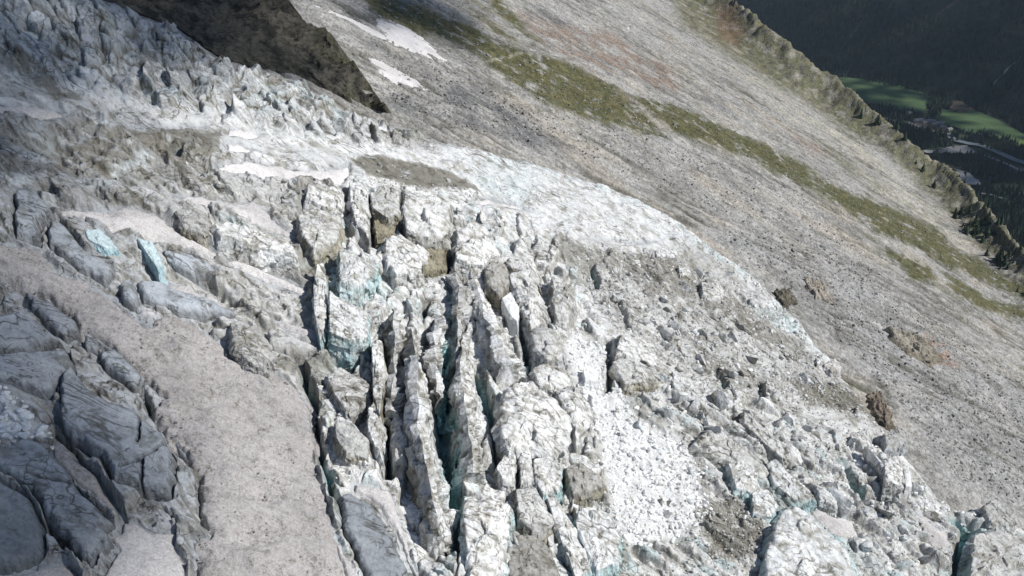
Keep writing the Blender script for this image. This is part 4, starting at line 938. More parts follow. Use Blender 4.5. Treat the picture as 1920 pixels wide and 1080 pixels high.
# ================================================================== LOOSE ICE AND ROCK
def chunk_mesh(name, seed, sub=1, amp=.35, flat=(1, 1, .8), cuts=5):
    r = np.random.default_rng(seed)
    bm = bmesh.new(); bmesh.ops.create_icosphere(bm, subdivisions=sub, radius=1)
    pl = [(Vector(r.normal(size=3)).normalized(), r.uniform(.35, .75)) for _ in range(cuts)]
    for v in bm.verts:
        for n, d in pl:
            e = v.co.dot(n) - d
            if e > 0: v.co -= n * e
        v.co *= 1 + amp * (r.random() - .5)
        v.co = Vector((v.co.x * flat[0], v.co.y * flat[1], v.co.z * flat[2]))
    me = bpy.data.meshes.new(name); bm.to_mesh(me); bm.free()
    return me
import bmesh

def scatter_px(poly, n, r, minsep=0):
    xs = [p[0] for p in poly]; ys = [p[1] for p in poly]; out = []
    while len(out) < n:
        k = (r.uniform(min(xs), max(xs), 400), r.uniform(min(ys), max(ys), 400))
        m = in_poly(k[0], k[1], poly)
        out += list(zip(k[0][m], k[1][m]))
    return out[:n]

def place(mesh, name, pos, size, r, label, cat, group):
    o = bpy.data.objects.new(name, mesh); COL.objects.link(o)
    o.location = pos; o.rotation_euler = (r.uniform(-.5, .5), r.uniform(-.5, .5), r.uniform(0, 6.28))
    o.scale = (size * r.uniform(.75, 1.3), size * r.uniform(.75, 1.3), size * r.uniform(.7, 1.1))
    o["label"] = label; o["category"] = cat; o["group"] = group

def stuff(name, mat, pts, sizes, meshes, r):
    """thousands of small stones joined into one mesh"""
    V = []; F = []; off = 0
    src = []
    for me in meshes:
        v = np.zeros(len(me.vertices) * 3); me.vertices.foreach_get("co", v)
        f = np.zeros(len(me.polygons) * 3, int); me.polygons.foreach_get("vertices", f)
        src.append((v.reshape(-1, 3), f.reshape(-1, 3)))
    for p, s in zip(pts, sizes):
        v, f = src[r.integers(len(src))]
        a = r.uniform(0, 6.28); ca_, sa_ = math.cos(a), math.sin(a)
        q = v * (s * r.uniform(.7, 1.3, 3))
        q = np.stack([q[:, 0] * ca_ - q[:, 1] * sa_, q[:, 0] * sa_ + q[:, 1] * ca_, q[:, 2]], -1) + p
        V.append(q); F.append(f + off); off += len(v)
    link(name, mesh_np(name, np.vstack(V), np.vstack(F), None, False), mat, kind="stuff")

r = np.random.default_rng(5)
fresh = [chunk_mesh("ice_chunk", 50 + i, 1, .3) for i in range(7)]
for m in fresh: m.materials.append(M_FRESH)
dirty = [chunk_mesh("dirty_chunk", 70 + i, 1, .35) for i in range(7)]
for m in dirty: m.materials.append(M_DIRTYICE)
stone = [chunk_mesh("boulder", 90 + i, 2, .18) for i in range(7)]
for m in stone: m.materials.append(M_BOULDER)
tiny = [chunk_mesh("stone", 110 + i, 0, .5, cuts=2) for i in range(8)]
WHITE_ZONES = [([(1130, 735), (1165, 725), (1210, 790), (1262, 815), (1300, 850), (1312, 925), (1335, 960), (1290, 1000), (1240, 1015), (1180, 1035), (1150, 960), (1135, 900), (1122, 830), (1100, 780)], 150, "small chunk of crushed white ice in the avalanche heap below the seracs", "ice chunks of the white avalanche heap"),
               ([(1060, 660), (1075, 615), (1110, 635), (1150, 655), (1160, 725), (1120, 770), (1100, 770)], 60, "white ice chunk at the top of the rubble, beside the layered block", "ice chunks at the top of the rubble"),
               ([(1590, 835), (1640, 835), (1645, 870), (1605, 880)], 18, "white ice chunk in the small bright heap below the dark blue glassy block", "ice chunks of the small bright heap"),
               ([(1720, 925), (1780, 950), (1830, 970), (1770, 975), (1725, 950)], 22, "white ice chunk strewn against the scree at the lower right margin", "ice chunks at the scree margin"),
               ([(-5, 745), (20, 745), (95, 805), (78, 822), (15, 832), (-5, 830)], 20, "white ice chunk in the little heap among grey slabs at the left edge", "ice chunks among the grey slabs")]
wp = []
for poly, n, lab, grp in WHITE_ZONES:
    for px, py in scatter_px(poly, n, r):
        px += r.normal(0, 7); py += r.normal(0, 7)
        if n == 150:
            k_ = 0 if py < 830 else 1 if py < 920 else 2
            lab = ("white ice chunk in the narrow upper part of the big avalanche heap", "white ice chunk in the broad middle of the big avalanche heap", "white ice chunk at the foot of the big avalanche heap, beside the brown debris")[k_]
            grp = ("upper chunks of the avalanche heap", "middle chunks of the avalanche heap", "lowest chunks of the avalanche heap")[k_]
        s = .28 + .9 * r.random() ** 3
        p = ice_at(px, py)
        place(fresh[r.integers(7)], "ice_chunk", (p[0], p[1], p[2] + s * .3), s, r, lab, "ice chunk", grp)
    wp += scatter_px(poly, n * 9, r)
wp = np.array(wp); wp += r.normal(0, 1, wp.shape) * (4 + 16 * r.random(len(wp)) ** 3)[:, None]; P = ice_at(wp[:, 0], wp[:, 1]); s = .12 + .8 * r.random(len(P)) ** 3; P = P + np.stack([s * 0, s * 0, s * .3], -1)
stuff("crushed_ice", M_FRESH, P, s, tiny, r)
DEB = [(1060, 455), (1290, 480), (1430, 585), (1540, 680), (1690, 830), (1600, 790), (1420, 765), (1280, 700), (1150, 620)]
# angular blocks, a few metres across, jumbled all over the broken ice
def block_mesh(seed, shape, tone, side):
    me = chunk_mesh("ice_block", seed, 3, .05, shape, 11)
    v = np.zeros(len(me.vertices) * 3); me.vertices.foreach_get("co", v); v = v.reshape(-1, 3)
    n = fbm3(v * 1.7, 3, seed); v = v * (1 + .12 * n)[:, None] + .03 * fbm3(v * 5, 2, seed + 3)[:, None]
    me.vertices.foreach_set("co", v.ravel())
    me.polygons.foreach_set("use_smooth", np.zeros(len(me.polygons), bool))
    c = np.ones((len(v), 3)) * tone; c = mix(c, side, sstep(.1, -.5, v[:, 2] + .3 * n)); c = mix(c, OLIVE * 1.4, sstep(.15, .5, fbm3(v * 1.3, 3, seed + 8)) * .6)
    at = me.color_attributes.new("Col", 'FLOAT_COLOR', 'POINT'); at.data.foreach_set("color", np.concatenate([c, np.ones((len(c), 1))], 1).astype(np.float32).ravel())
    me.materials.append(M_ICE); me.update(); return me
TONES = ((PALE, MID), (PALE * .95, DIRTY), (MID, DIRTY), (CLEAN * .95, BLUE), (DIRTY, OLIVE * 1.8), (MID * .9, OLIVE * 2))
blocks = [block_mesh(300 + i, ((1, .8, .7), (1.5, .55, .8), (.7, .6, 1.3), (1.8, .4, .8), (1.1, .5, 1.0))[i % 5], *TONES[i % 6]) for i in range(20)]
def jumble(poly, n, s0, s1, ang, label, group, pick=range(20), sink=.1):
    pick = list(pick)
    for px, py in scatter_px(poly, n, r):
        s = s0 + (s1 - s0) * r.random() ** 1.8; p = ice_at(px, py)
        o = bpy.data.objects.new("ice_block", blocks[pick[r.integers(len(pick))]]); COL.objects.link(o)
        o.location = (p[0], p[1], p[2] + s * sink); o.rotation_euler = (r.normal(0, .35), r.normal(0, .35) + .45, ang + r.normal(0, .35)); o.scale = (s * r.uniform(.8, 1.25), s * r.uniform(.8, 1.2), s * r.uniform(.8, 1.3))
        o["label"] = label; o["category"] = "ice block"; o["group"] = group
MIDP = [(900, 410), (1060, 450), (1120, 540), (1150, 620), (1090, 620), (1040, 700), (1110, 780), (1130, 900), (1150, 1070), (960, 1070), (1060, 830), (1000, 690), (960, 540)]
jumble(MIDP, 50, 1.0, 3.4, A_MID, "angular block of dirty white ice between the ice fins and the avalanche heap", "angular blocks between the fins and the avalanche heap")
jumble([(590, 350), (900, 400), (900, 480), (840, 500), (800, 640), (700, 640), (610, 660), (590, 480)], 30, .7, 2.2, A_MID, "angular block of dirty white ice among the big square seracs", "angular blocks among the square seracs")
jumble([(1060, 500), (1300, 500), (1400, 590), (1330, 660), (1200, 640), (1120, 580)], 42, 1.1, 3.3, A_LOW, "angular block of grey ice jumbled below the olive debris", "angular blocks below the olive debris")
jumble([(1240, 620), (1420, 620), (1560, 720), (1520, 760), (1400, 760), (1260, 720)], 42, 1.1, 3.3, A_LOW, "angular block of brownish ice in the rubble above the lower right ridges", "angular blocks above the lower right ridges")
jumble([(1180, 700), (1380, 740), (1500, 800), (1480, 900), (1350, 850), (1250, 810)], 40, 1.8, 4.8, A_LOW, "angular block of ice beside the ribbed slab on the lower right", "angular blocks beside the ribbed slab")
jumble([(1480, 790), (1620, 820), (1740, 940), (1800, 1060), (1640, 1070), (1560, 960), (1480, 880)], 50, 1.7, 4.8, A_LOW, "angular block of ice between the leaning serac and the scree margin", "angular blocks by the scree margin")
jumble([(380, 240), (560, 300), (640, 350), (560, 400), (420, 350), (250, 340)], 14, .7, 1.8, A_LEFT, "angular block of dirty ice on the ledges around the long snow shelf", "angular blocks round the snow shelf")
jumble([(668, 300), (720, 294), (800, 312), (868, 338), (895, 358), (850, 354), (762, 346), (692, 330)], 12, .6, 1.6, A_BAND, "olive stained block on the debris patch above the square grooved block", "blocks on the upper olive patch", [4, 10, 16, 5, 11, 17])
jumble([(1145, 740), (1210, 800), (1290, 860), (1305, 930), (1250, 1000), (1180, 1010), (1150, 900)], 24, .8, 2.0, .3, "larger pale block half buried in the white avalanche heap", "larger blocks in the avalanche heap", [3, 9, 15, 0, 6, 12])
V = []
def fragments(poly, n): return scatter_px(poly, n, r)
fq = np.array(fragments(MIDP, 420) + fragments(DEB, 1100) + fragments([(1180, 700), (1380, 740), (1620, 820), (1740, 940), (1800, 1070), (1420, 1070), (1350, 850)], 1000) + fragments([(590, 350), (900, 400), (900, 480), (800, 640), (610, 660)], 260) + fragments([(1290, 420), (1340, 450), (1470, 565), (1540, 645), (1500, 650), (1400, 570)], 300) + fragments([(590, 700), (700, 760), (720, 900), (620, 900)], 120) + fragments([(690, 332), (762, 346), (850, 354), (905, 366), (905, 376), (840, 366), (750, 358), (690, 345)], 110))
P = ice_at(fq[:, 0], fq[:, 1]); s = .28 + .8 * r.random(len(P)) ** 2.5
frag = [chunk_mesh("fragment", 500 + i, 1, .2, cuts=7) for i in range(10)]
stuff("ice_fragments", rubble_material("broken_ice", (.66, .655, .635), .28), P + np.stack([s * 0, s * 0, s * .15], -1), s, frag, r)
q = np.array(scatter_px(DEB, 5200, r) + scatter_px([(1250, 680), (1600, 800), (1780, 940), (1800, 1080), (1250, 1080)], 3800, r) + scatter_px([(1300, 950), (1380, 930), (1430, 1000), (1420, 1060), (1330, 1050)], 700, r))
P = ice_at(q[:, 0], q[:, 1]); s = .10 + .42 * r.random(len(P)) ** 3
stuff("ice_rubble", M_DIRTYICE, P + np.stack([s * 0, s * 0, s * .25], -1), s, tiny, r)
# boulders on the scree right of the glacier
SCR = [(1345, 440), (1420, 430), (1560, 470), (1700, 570), (1900, 690), (1960, 760), (1960, 990), (1880, 930), (1800, 900), (1720, 800), (1600, 660), (1450, 520)]
cand = []
for px, py in scatter_px(SCR, 150, r):
    if py < 520: cand.append((px, py, "grey boulder on the upper scree, under the turf bands", "boulders on the upper scree"))
    elif px < 1580: cand.append((px, py, "grey boulder on the scree just outside the bluish ice margin", "boulders on the scree along the bluish ice margin"))
    elif py < 720: cand.append((px, py, "grey boulder on the scree around the rust stained outcrop", "boulders on the scree round the rusty outcrop"))
    else: cand.append((px, py, "grey boulder on the lower right scree above the icy corner", "boulders on the lower right scree"))
for px, py in scatter_px(GREEN1, 55, r) : cand.append((px, py, "pale boulder lying in the upper turf band on the moraine", "boulders in the upper turf band"))
for px, py in scatter_px(GREEN2, 55, r): cand.append((px, py, "pale boulder lying in the long lower turf band", "boulders in the lower turf band"))
def slope_at(px, py):
    px = np.asarray(px, float); py = np.asarray(py, float); cc_ = np.zeros(px.shape)
    for _ in range(3):
        q = hit(px, py, cc_); cc_ = slope_z(q[..., 0], q[..., 1], False) - base(q[..., 0], q[..., 1])
    q = hit(px, py, cc_); q[..., 2] = slope_z(q[..., 0], q[..., 1]); return q
cp = slope_at([c_[0] for c_ in cand], [c_[1] for c_ in cand])
for (px, py, lab, grp), p in zip(cand, cp):
    s = (.45 + 1.1 * r.random() ** 4) * (1.0 if "scree" in grp else .8)
    place(stone[r.integers(7)], "boulder", (p[0], p[1], p[2] + s * .25), s, r, lab, "boulder", grp)
q = np.array(scatter_px(SCR, 6000, r) + scatter_px(GREEN1, 1100, r) + scatter_px(GREEN2, 1300, r) + scatter_px([(820, 190), (1000, 260), (1300, 380), (1420, 430), (1700, 560), (1500, 360), (1250, 270), (1000, 200)], 2500, r) + scatter_px([(700, 60), (860, 125), (1000, 220), (1050, 280), (850, 240), (720, 190)], 1500, r))
P = slope_at(q[:, 0], q[:, 1]); s = .15 + .65 * r.random(len(P)) ** 3.6
stuff("loose_stones", M_BOULDER, P + np.stack([s * 0, s * 0, s * .2], -1), s, tiny, r)
q = np.array(scatter_px([(0, 455), (110, 505), (200, 560), (300, 610), (430, 670), (540, 720), (575, 800), (600, 930), (630, 1075), (380, 1075), (370, 900), (300, 790), (200, 640), (0, 510)], 1500, r))
P = ice_at(q[:, 0], q[:, 1]); P[:, 2] += 1.2; s = .07 + .22 * r.random(len(P)) ** 3
stuff("tongue_stones", M_BOULDER, P, s, tiny, r)
# rock outcrops in the scree
def outcrop(label, poly, h, tone, side, seed):
    serac("rock_outcrop", label, "rock", poly, h, np.array(tone), side=np.array(side), mat=M_SLOPE, seed=seed, c0=0.0, amp=1.3, dome=.8, flare=.45, lines=.6, depth=2.5)
outcrop("rust stained rock outcrop with an overhung dark edge in the scree", [(1668, 615), (1700, 628), (1735, 636), (1752, 662), (1738, 668), (1705, 655), (1680, 635)], 2.4, (.31, .285, .235), (.17, .145, .11), 5)
outcrop("low tan rock outcrop in the scree left of the rust stained one", [(1510, 522), (1540, 528), (1555, 556), (1530, 552), (1515, 538)], 1.2, (.38, .34, .29), (.24, .22, .20), 6)
outcrop("dark brown rock knob on the ice margin beside the bluish ice", [(1452, 548), (1478, 542), (1492, 562), (1470, 570)], 1.6, (.15, .135, .105), (.09, .08, .065), 7)
outcrop("dark olive rock fin at the lower ice margin", [(1628, 742), (1650, 736), (1672, 790), (1660, 800), (1640, 770)], 1.4, (.21, .175, .14), (.09, .08, .06), 8)

# ================================================================== THE VALLEY
ZV = -700.0
def valley_poly(name, px, dz, col, kind="structure", mat=None, n=0, **kw):
    P = np.array([hit_z(x, y, ZV + dz) for x, y in px])
    if n: P = resample(P, n); P[:, :2] += r.normal(0, 3.0, (n, 2))
    c = P.mean(0); m = len(P)
    V = np.vstack([c, P]); F = np.array([(0, 1 + (i + 1) % m, 1 + i) for i in range(m)])
    me = mesh_np(name, V - c, F[:, ::-1])
    return link(name, me, mat or plain(name + "_ground", col, .25, .03), kind=kind, loc=c, **kw)
vx = np.linspace(200, 4200, 160); vy = np.linspace(500, 5200, 180)
VX, VY = np.meshgrid(vx, vy)
# foot of the far mountain side
FOOT = np.array([hit_z(x, y, ZV)[:2] for x, y in [(1480, 128), (1575, 143), (1680, 165), (1760, 182), (1800, 190), (1841, 211), (1879, 222), (1925, 249), (1990, 285)]])
FOOT = np.vstack([FOOT[0] + (FOOT[0] - FOOT[2]) * 4, FOOT, FOOT[-1] + (FOOT[-1] - FOOT[-3]) * 4])
def far_d(x, y):
    best = np.full(x.shape, 1e9); sd = np.ones(x.shape)
    for A, B in zip(FOOT[:-1], FOOT[1:]):
        vx_, vy_ = B - A; L = vx_ ** 2 + vy_ ** 2
        t = np.clip(((x - A[0]) * vx_ + (y - A[1]) * vy_) / L, 0, 1)
        d = np.hypot(x - A[0] - t * vx_, y - A[1] - t * vy_); m = d < best
        best = np.where(m, d, best); sd = np.where(m, np.sign(vx_ * (y - A[1]) - vy_ * (x - A[0])), sd)
    return best * sd
def valley_z(x, y):
    d = far_d(x, y)
    up = np.maximum(d, 0)
    return ZV + up * .62 * sstep(0, 120, up) + fbm(x * .004, y * .004, 4, 501, ridged=True) * 60 * sstep(60, 500, up) + 3 * fbm(x * .01, y * .01, 3, 505)
VZ = valley_z(VX, VY)
vc = mix(np.ones(VX.shape + (3,)) * np.array((.045, .06, .032)), (.085, .08, .05), sstep(0, .4, fbm(VX * .006, VY * .006, 4, 510)))
M_VAL = plain("valley_ground", (.05, .06, .03), .35, .02, use_attr=True)
dv = far_d(VX, VY)
me = mesh_np("valley_floor", np.stack([VX, VY, VZ], -1).reshape(-1, 3), grid_faces(180, 160, (dv < 0)[:-1, :-1])[:, ::-1], vc.reshape(-1, 3))
link("valley_floor", me, M_VAL, kind="structure")
me = mesh_np("far_mountainside", *compact(np.stack([VX, VY, VZ], -1).reshape(-1, 3), grid_faces(180, 160, (dv >= 0)[:-1, :-1])[:, ::-1], vc.reshape(-1, 3)))
link("far_mountainside", me, M_VAL, kind="structure")
M_FIELD = plain("meadow", (.075, .125, .05), .3, .02); M_PALEG = plain("river_gravel", (.36, .35, .33), .25, .05); M_ROAD = plain("pale_road", (.30, .30, .29), .1, .05)
M_WATER = plain("grey_meltwater", (.20, .235, .25), .15, .03, rough=.35); M_BROWN = plain("stubble", (.13, .10, .07), .25, .03); M_LIGHTF = plain("mown_meadow", (.10, .15, .045), .2, .03)
valley_poly("meadow", [(1575, 145), (1640, 150), (1700, 160), (1745, 180), (1732, 212), (1680, 205), (1620, 190), (1590, 175), (1540, 150)], 6, None, mat=M_FIELD, n=70)
valley_poly("meadow", [(1748, 212), (1800, 200), (1850, 215), (1890, 235), (1940, 262), (1940, 285), (1890, 262), (1830, 250), (1770, 232)], 6, None, mat=M_FIELD, n=60)
valley_poly("meadow", [(1885, 255), (1940, 268), (1940, 282), (1895, 270)], 7, None, mat=M_LIGHTF, n=30)
valley_poly("meadow", [(1870, 355), (1910, 360), (1950, 375), (1950, 405), (1900, 392), (1880, 375)], 6, None, mat=M_FIELD, n=40)
valley_poly("stubble_field", [(1775, 190), (1800, 188), (1825, 205), (1800, 212), (1782, 206)], 7, None, mat=M_BROWN, n=36)
valley_poly("gravel_bar", [(1731, 282), (1760, 281), (1785, 274), (1812, 272), (1830, 285), (1812, 288), (1770, 286), (1735, 287)], 7, None, mat=M_PALEG, n=50)
valley_poly("gravel_bar", [(1790, 315), (1812, 322), (1838, 340), (1842, 348), (1815, 345), (1795, 332)], 7, None, mat=M_PALEG, n=40)
valley_poly("hamlet_ground", [(1700, 228), (1735, 224), (1770, 232), (1785, 245), (1770, 250), (1730, 244), (1705, 240)], 7, None, mat=M_BROWN, n=40)

def ribbon(name, px, w, dz, mat):
    P = np.array([hit_z(x, y, ZV + dz) for x, y in px]); t = np.linspace(0, len(P) - 1, 60)
    Q_ = lerp_rows(P, t); tg = np.gradient(Q_, axis=0); nr = np.stack([-tg[:, 1], tg[:, 0], tg[:, 0] * 0], -1); nr /= np.linalg.norm(nr, axis=1, keepdims=True)
    ww = w * (1 + .3 * perlin(t * 2.1, t * 0, 8))[:, None] / 2
    V = np.stack([Q_ - nr * ww, Q_ + nr * ww], 1).reshape(-1, 3); org = V.mean(0)
    F = np.array([(2 * i, 2 * i + 1, 2 * i + 3, 2 * i + 2) for i in range(59)])
    link(name, mesh_np(name, V - org, F), mat, kind="structure", loc=org)
ribbon("river", [(1770, 243), (1790, 262), (1815, 268), (1840, 272), (1865, 282), (1900, 298), (1960, 318)], 22, 6, M_WATER)
ribbon("road", [(1700, 228), (1725, 238), (1750, 243), (1775, 250), (1790, 253)], 9, 8, M_ROAD)
ribbon("road", [(1842, 290), (1865, 298), (1890, 308), (1925, 325), (1960, 345)], 9, 8, M_ROAD)
ribbon("track", [(1840, 362), (1860, 365), (1885, 373)], 9, 8, M_ROAD)
def far_at(px, py):
    dx, dy, dz = ray(px, py); t = np.linspace(1500, 6500, 2500)
    z = valley_z(dx * t, dy * t); k = int(np.argmax(dz * t < z)); return np.array([dx * t[k], dy * t[k], z[k] + 1.5])
def drape(name, px, w, mat, n=40):
    Pp = resample_open(np.array(px, float), n); Q_ = np.array([far_at(*p) for p in Pp]); ww = np.interp(np.linspace(0, 1, n), np.linspace(0, 1, len(w)), w)[:, None] / 2
    sd = np.array([1.0, .25, 0]); V = np.stack([Q_ - sd * ww * (1 + .4 * r.normal(size=(n, 1))), Q_ + sd * ww * (1 + .4 * r.normal(size=(n, 1)))], 1).reshape(-1, 3)
    V[:, 2] = valley_z(V[:, 0], V[:, 1]) + 2.0; org = V.mean(0)
    link(name, mesh_np(name, V - org, np.array([(2 * i, 2 * i + 1, 2 * i + 3, 2 * i + 2) for i in range(n - 1)])), mat, kind="structure", loc=org)
def resample_open(P, n):
    d = np.r_[0, np.cumsum(np.linalg.norm(np.diff(P, axis=0), axis=1))]; t = np.linspace(0, d[-1], n)
    return np.stack([np.interp(t, d, P[:, k]) for k in range(2)], -1)
drape("torrent_gully", [(1862, 160), (1870, 150), (1882, 140), (1890, 128), (1905, 118)], [10, 7, 9, 16, 14], M_PALEG)
drape("torrent_gully", [(1560, 110), (1590, 78), (1612, 45), (1625, 30)], [8, 10, 14, 10], M_BROWN)
drape("clearing", [(1745, 40), (1790, 5), (1830, -20)], [40, 70, 60], M_BROWN)

# ---- forest
def cone_mesh(name, k=7, tiers=2, seed=0):
    rr = np.random.default_rng(seed); V = []; F = []
    for t in range(tiers):
        z0 = .12 + .78 * t / tiers * .9; z1 = min(1.0, z0 + 1.25 / tiers * (.95 if t < tiers - 1 else .9)); rad = .24 * (1 - t / (tiers + .4))
        b = len(V)
        for i in range(k):
            a = 6.283 * i / k + t; q = rad * rr.uniform(.65, 1.2)
            V.append((q * math.cos(a), q * math.sin(a), z0 + rr.uniform(-.04, .03)))
        V.append((rr.uniform(-.02, .02), rr.uniform(-.02, .02), z1)); V.append((0, 0, z0 + .06))
        for i in range(k):
            F.append((b + i, b + (i + 1) % k, b + k)); F.append((b + (i + 1) % k, b + i, b + k + 1))
    me = bpy.data.meshes.new(name); me.from_pydata(V, [], F); me.update(); return me
forest = Map().poly([(1370, -140), (1480, 128), (1575, 143), (1680, 165), (1760, 190), (1830, 235), (1900, 285), (2100, 350), (2100, -140)], 3)
fopen = Map().poly([(1720, -10), (1800, -10), (1900, 40), (1960, 60), (1960, 110), (1880, 60), (1780, 45)], 10, .8).poly([(1750, 120), (1800, 130), (1830, 200), (1770, 185)], 14, .6).poly([(1850, 130), (1900, 100), (1905, 130), (1862, 175)], 10, .9).poly([(1590, 60), (1620, 40), (1600, 100), (1560, 150)], 8, .6).line([(1625, 35), (1600, 75), (1570, 110)], 6, .7)
n = 34000
fx = r.uniform(300, 3000, n * 3); fy = r.uniform(1500, 4200, n * 3); d = far_d(fx, fy)
fz = valley_z(fx, fy); ppx, ppy = proj(fx, fy, fz)
ok = (d > -10) & (ppx > 1330) & (ppx < 2050) & (ppy > -80) & (ppy < 400)
ok &= r.random(len(ok)) > np.maximum(fopen(ppx, ppy), .75 * sstep(.02, .3, fbm(fx * .004, fy * .004, 4, 520)))
fx, fy, fz = fx[ok][:n], fy[ok][:n], fz[ok][:n]
belt = [([(1600, 195), (1690, 210), (1740, 225), (1700, 228), (1620, 212)], 260), ([(1640, 225), (1700, 240), (1780, 252), (1800, 262), (1790, 275), (1735, 280), (1660, 265)], 450), ([(1735, 195), (1760, 190), (1765, 222), (1745, 222)], 90), ([(1800, 262), (1850, 262), (1960, 300), (1960, 312), (1860, 285)], 350), ([(1740, 292), (1840, 295), (1900, 320), (1960, 350), (1860, 345), (1790, 312)], 330), ([(1830, 350), (1960, 360), (1960, 500), (1880, 480), (1820, 400)], 900), ([(1760, 188), (1780, 185), (1785, 205), (1770, 205)], 40), ([(1790, 250), (1850, 258), (1950, 296), (1940, 288), (1850, 253)], 120)]
bx = []
for poly, k in belt:
    q = np.array(scatter_px(poly, k, r)); bx.append(hit_z(q[:, 0], q[:, 1], ZV))
bx = np.vstack(bx); fx = np.r_[fx, bx[:, 0]]; fy = np.r_[fy, bx[:, 1]]; fz = np.r_[fz, valley_z(bx[:, 0], bx[:, 1])]
M_NEEDLE = rubble_material("conifer_needles", (.030, .050, .026), .35)
cones = [cone_mesh("far_tree", 5, 1, i) for i in range(5)]
stuff("far_forest", M_NEEDLE, np.stack([fx, fy, fz], -1), r.uniform(11, 22, len(fx)), cones, r)
# conifers along the rocky ridge
M_BARK = plain("bark", (.07, .05, .035), .3, 3)
trunk_me = bpy.data.meshes.new("trunk")
tv = [(.022 * math.cos(6.283 * i / 6) * s_, .022 * math.sin(6.283 * i / 6) * s_, z_) for z_, s_ in ((-.05, 1.4), (.3, 1), (.9, .25)) for i in range(6)]
trunk_me.from_pydata(tv, [], [(a * 6 + i, a * 6 + (i + 1) % 6, (a + 1) * 6 + (i + 1) % 6, (a + 1) * 6 + i) for a in range(2) for i in range(6)]); trunk_me.update()
trunk_me.materials.append(M_BARK)
crowns = [cone_mesh("crown", 9, 5, 40 + i) for i in range(5)]
for m in crowns: m.materials.append(M_NEEDLE)
made = 0
cw = CREST[1:-1]
seg = np.linalg.norm(np.diff(cw[:, :2], axis=0), axis=1); cum = np.r_[0, np.cumsum(seg)]
while made < 140:
    # more trees lower down the ridge
    t = cum[-1] * (.56 + .40 * r.random() ** .8) if made > 14 else cum[-1] * r.uniform(.3, .56)
    if made > 14 and float(perlin(np.array([t * .035]), np.array([1.7]), 12)[0]) < -.05: continue
    i = min(np.searchsorted(cum, t) - 1, len(seg) - 1); k = (t - cum[i]) / seg[i]
    p = cw[i] * (1 - k) + cw[i + 1] * k; tg = (cw[i + 1] - cw[i]) / seg[i]; nrm2 = np.array([-tg[1], tg[0]])
    off = r.uniform(-24, 3) if r.random() < .65 else r.uniform(0, 30)
    x, y = p[0] + nrm2[0] * off, p[1] + nrm2[1] * off
    z = float(slope_z(np.array([x]), np.array([y]))[0])
    s = 4.5 + 8.5 * r.random() ** 1.6
    root = bpy.data.objects.new("conifer", None); COL.objects.link(root); root.location = (x, y, z - .4); root.rotation_euler = (r.uniform(-.04, .04), r.uniform(-.04, .04), r.uniform(0, 6.28)); root.scale = (s * r.uniform(.85, 1.2),) * 2 + (s,)
    lower = t > cum[-1] * .62
    root["label"] = "dark conifer on the lower, wooded end of the rocky ridge" if lower else "scattered dark conifer on the upper part of the rocky ridge crest"
    root["category"] = "tree"; root["group"] = "conifers on the lower ridge" if lower else "conifers on the upper ridge"
    a = bpy.data.objects.new("trunk", trunk_me); a.parent = root; COL.objects.link(a)
    b = bpy.data.objects.new("crown", crowns[r.integers(5)]); b.parent = root; COL.objects.link(b)
    made += 1
# woods on the far flank of the ridge
q = []
while len(q) < 2600:
    t = cum[-1] * (.4 + .6 * r.random()); i = min(np.searchsorted(cum, t) - 1, len(seg) - 1); k = (t - cum[i]) / seg[i]
    p = cw[i] * (1 - k) + cw[i + 1] * k; tg = (cw[i + 1] - cw[i]) / seg[i]; off = 30 + 320 * r.random()
    q.append((p[0] - tg[1] * off, p[1] + tg[0] * off))
q = np.array(q); zq = slope_z(q[:, 0], q[:, 1])
stuff("ridge_woods", M_NEEDLE, np.stack([q[:, 0], q[:, 1], zq - .5], -1), r.uniform(7, 15, len(q)), cones, r)

# ---- hamlet
M_WALL = plain("stone_wall", (.42, .40, .36), .2, .4); M_ROOF = plain("slate_roof", (.30, .285, .27), .2, .5)
def house_meshes():
    w, d, h, rh, ov = 1, .65, .55, .35, .08
    wv = [(-w, -d, 0), (w, -d, 0), (w, d, 0), (-w, d, 0), (-w, -d, h), (w, -d, h), (w, d, h), (-w, d, h), (-w, 0, h + rh), (w, 0, h + rh)]
    a = bpy.data.meshes.new("wall"); a.from_pydata(wv, [], [(0, 1, 5, 4), (1, 2, 6, 9, 5), (2, 3, 7, 6), (3, 0, 4, 8, 7)]); a.materials.append(M_WALL)
    x = w + ov; e = d + ov * 1.5; z0 = h - .06; z1 = h + rh + .02; th = .05
    rv = [(-x, -e, z0), (x, -e, z0), (x, 0, z1), (-x, 0, z1), (x, e, z0), (-x, e, z0)]; rv += [(p[0], p[1], p[2] + th) for p in rv]
    b = bpy.data.meshes.new("roof"); b.from_pydata(rv, [], [(6, 7, 8, 9), (9, 8, 10, 11), (3, 2, 1, 0), (5, 4, 2, 3), (0, 1, 7, 6), (4, 5, 11, 10), (1, 2, 8, 7), (2, 4, 10, 8), (3, 0, 6, 9), (5, 3, 9, 11)]); b.materials.append(M_ROOF)
    return a, b
hw, hr = house_meshes()
HOUSES = [(1722, 228, .2, 9, "small grey roofed house at the upper end of the hamlet in the valley"), (1733, 231, .5, 6, "grey roofed house second from the upper end of the valley hamlet"), (1745, 229, -.2, 8, "long house on the uphill side in the middle of the valley hamlet"), (1752, 234, .3, 6, "small house in the middle of the valley hamlet, by the road"), (1762, 233, -.4, 8, "large grey house on the uphill side near the lower end of the hamlet"), (1768, 239, .1, 6, "house beside the road at the lower end of the hamlet"), (1779, 244, .6, 7, "outlying house nearest the river below the hamlet"), (1704, 214, .9, 7, "lone barn on the brown field above the hamlet")]
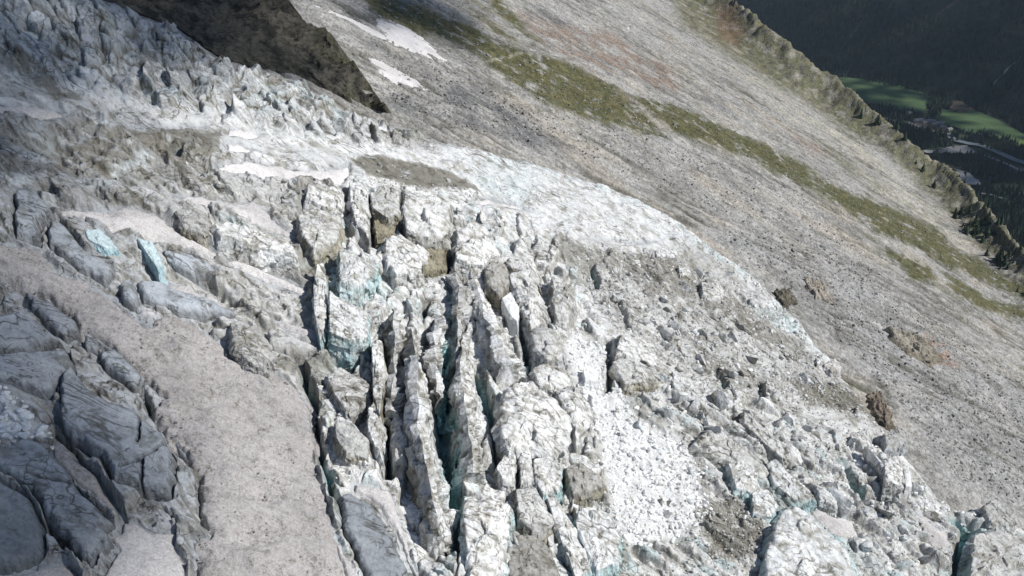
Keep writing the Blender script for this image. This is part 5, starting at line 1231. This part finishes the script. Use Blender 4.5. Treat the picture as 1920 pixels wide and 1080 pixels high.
for px, py, a, s, lab in HOUSES:
    p = hit_z(px, py, ZV + 7)
    o = bpy.data.objects.new("house", None); COL.objects.link(o); o.location = p; o.rotation_euler = (0, 0, a); o.scale = (s * 1.25, s * 1.25, s * 1.1)
    o["label"] = lab; o["category"] = "house"; o["group"] = "houses of the valley hamlet"
    for m, nm in ((hw, "wall"), (hr, "roof")):
        k = bpy.data.objects.new(nm, m); k.parent = o; COL.objects.link(k)

# ================================================================== UNSEEN CUMULUS added to shade the icefall, the lower left and the valley
def shade_cloud(name, pts, D, rad, r):
    c = np.array([p + np.array(SUN) * (D + r.normal(0, 60)) for p in pts])  # puffs set sunward of the ground points they are added to shade
    V = []; F = []; off = 0
    bm = bmesh.new(); bmesh.ops.create_icosphere(bm, subdivisions=1, radius=1)
    v = np.array([x.co[:] for x in bm.verts]); f = np.array([[q.index for q in t.verts] for t in bm.faces]); bm.free()
    for p in c:
        V.append(v * rad * r.uniform(.6, 1.3, 3) + p); F.append(f + off); off += len(v)
    V = np.vstack(V); V += fbm3(V * .02, 3, 3)[:, None] * rad * .3
    link(name, mesh_np(name, V, np.vstack(F)), M_SHADE_CLOUD, kind="stuff")
M_SHADE_CLOUD = plain("shade_cloud_white", (.85, .85, .86), .03, .01)
shade = Map().poly([(-200, -140), (530, -140), (590, 40), (640, 130), (600, 160), (520, 120), (400, 130), (300, 190), (190, 240), (100, 300), (40, 420), (-200, 520)], 45, .2)
shade.poly([(690, -60), (800, -20), (900, 20), (880, 60), (760, 20), (690, 0)], 40, .4)
shade.poly([(-200, 480), (60, 540), (200, 660), (330, 850), (360, 1000), (200, 1150), (-200, 1150)], 60, .22)
pts = []
cell = 13.0
rr = np.random.default_rng(3)
ppx = rr.uniform(-200, 1100, 26000); ppy = rr.uniform(-140, 1160, 26000)
q = hit(ppx, ppy, CG)
dens = shade(ppx, ppy)
# even cover per ground area
area = (np.linalg.norm(q, axis=1) / 300.0) ** 3
keepc = rr.random(len(ppx)) < np.clip(-np.log(1 - np.clip(dens, 0, .97)) * area * .16, 0, 1)
shade_cloud("shade_cloud", q[keepc], 3200.0, 9.0, rr)
vq = np.stack([rr.uniform(300, 3000, 7000), rr.uniform(1300, 4200, 7000), np.full(7000, ZV + 60)], -1)
vq[:, 2] = valley_z(vq[:, 0], vq[:, 1])
vp, vv = proj(vq[:, 0], vq[:, 1], vq[:, 2])
vq = vq[(vp > 1300) & (vp < 2100) & (rr.random(7000) < .42)]
shade_cloud("shade_cloud", vq, 4200.0, 27.0, rr)

# ================================================================== the air of the valley
M_AIR = bpy.data.materials.new("valley_air"); M_AIR.use_nodes = True
t_ = M_AIR.node_tree; t_.nodes.clear()
out_ = t_.nodes.new("ShaderNodeOutputMaterial"); vol = t_.nodes.new("ShaderNodeVolumePrincipled")
vol.inputs["Color"].default_value = (.62, .78, 1.0, 1); vol.inputs["Density"].default_value = 0.00003; vol.inputs["Anisotropy"].default_value = 0.0
t_.links.new(vol.outputs[0], out_.inputs["Volume"])
x0, x1, y0, y1, z0, z1 = -2500, 5200, -2200, 6200, -775, 1700
hv = [(x, y, z) for x in (x0, x1) for y in (y0, y1) for z in (z0, z1)]
me = bpy.data.meshes.new("haze"); me.from_pydata(hv, [], [(0, 1, 3, 2), (4, 6, 7, 5), (0, 4, 5, 1), (2, 3, 7, 6), (0, 2, 6, 4), (1, 5, 7, 3)]); me.update()
link("haze", me, M_AIR, kind="stuff")
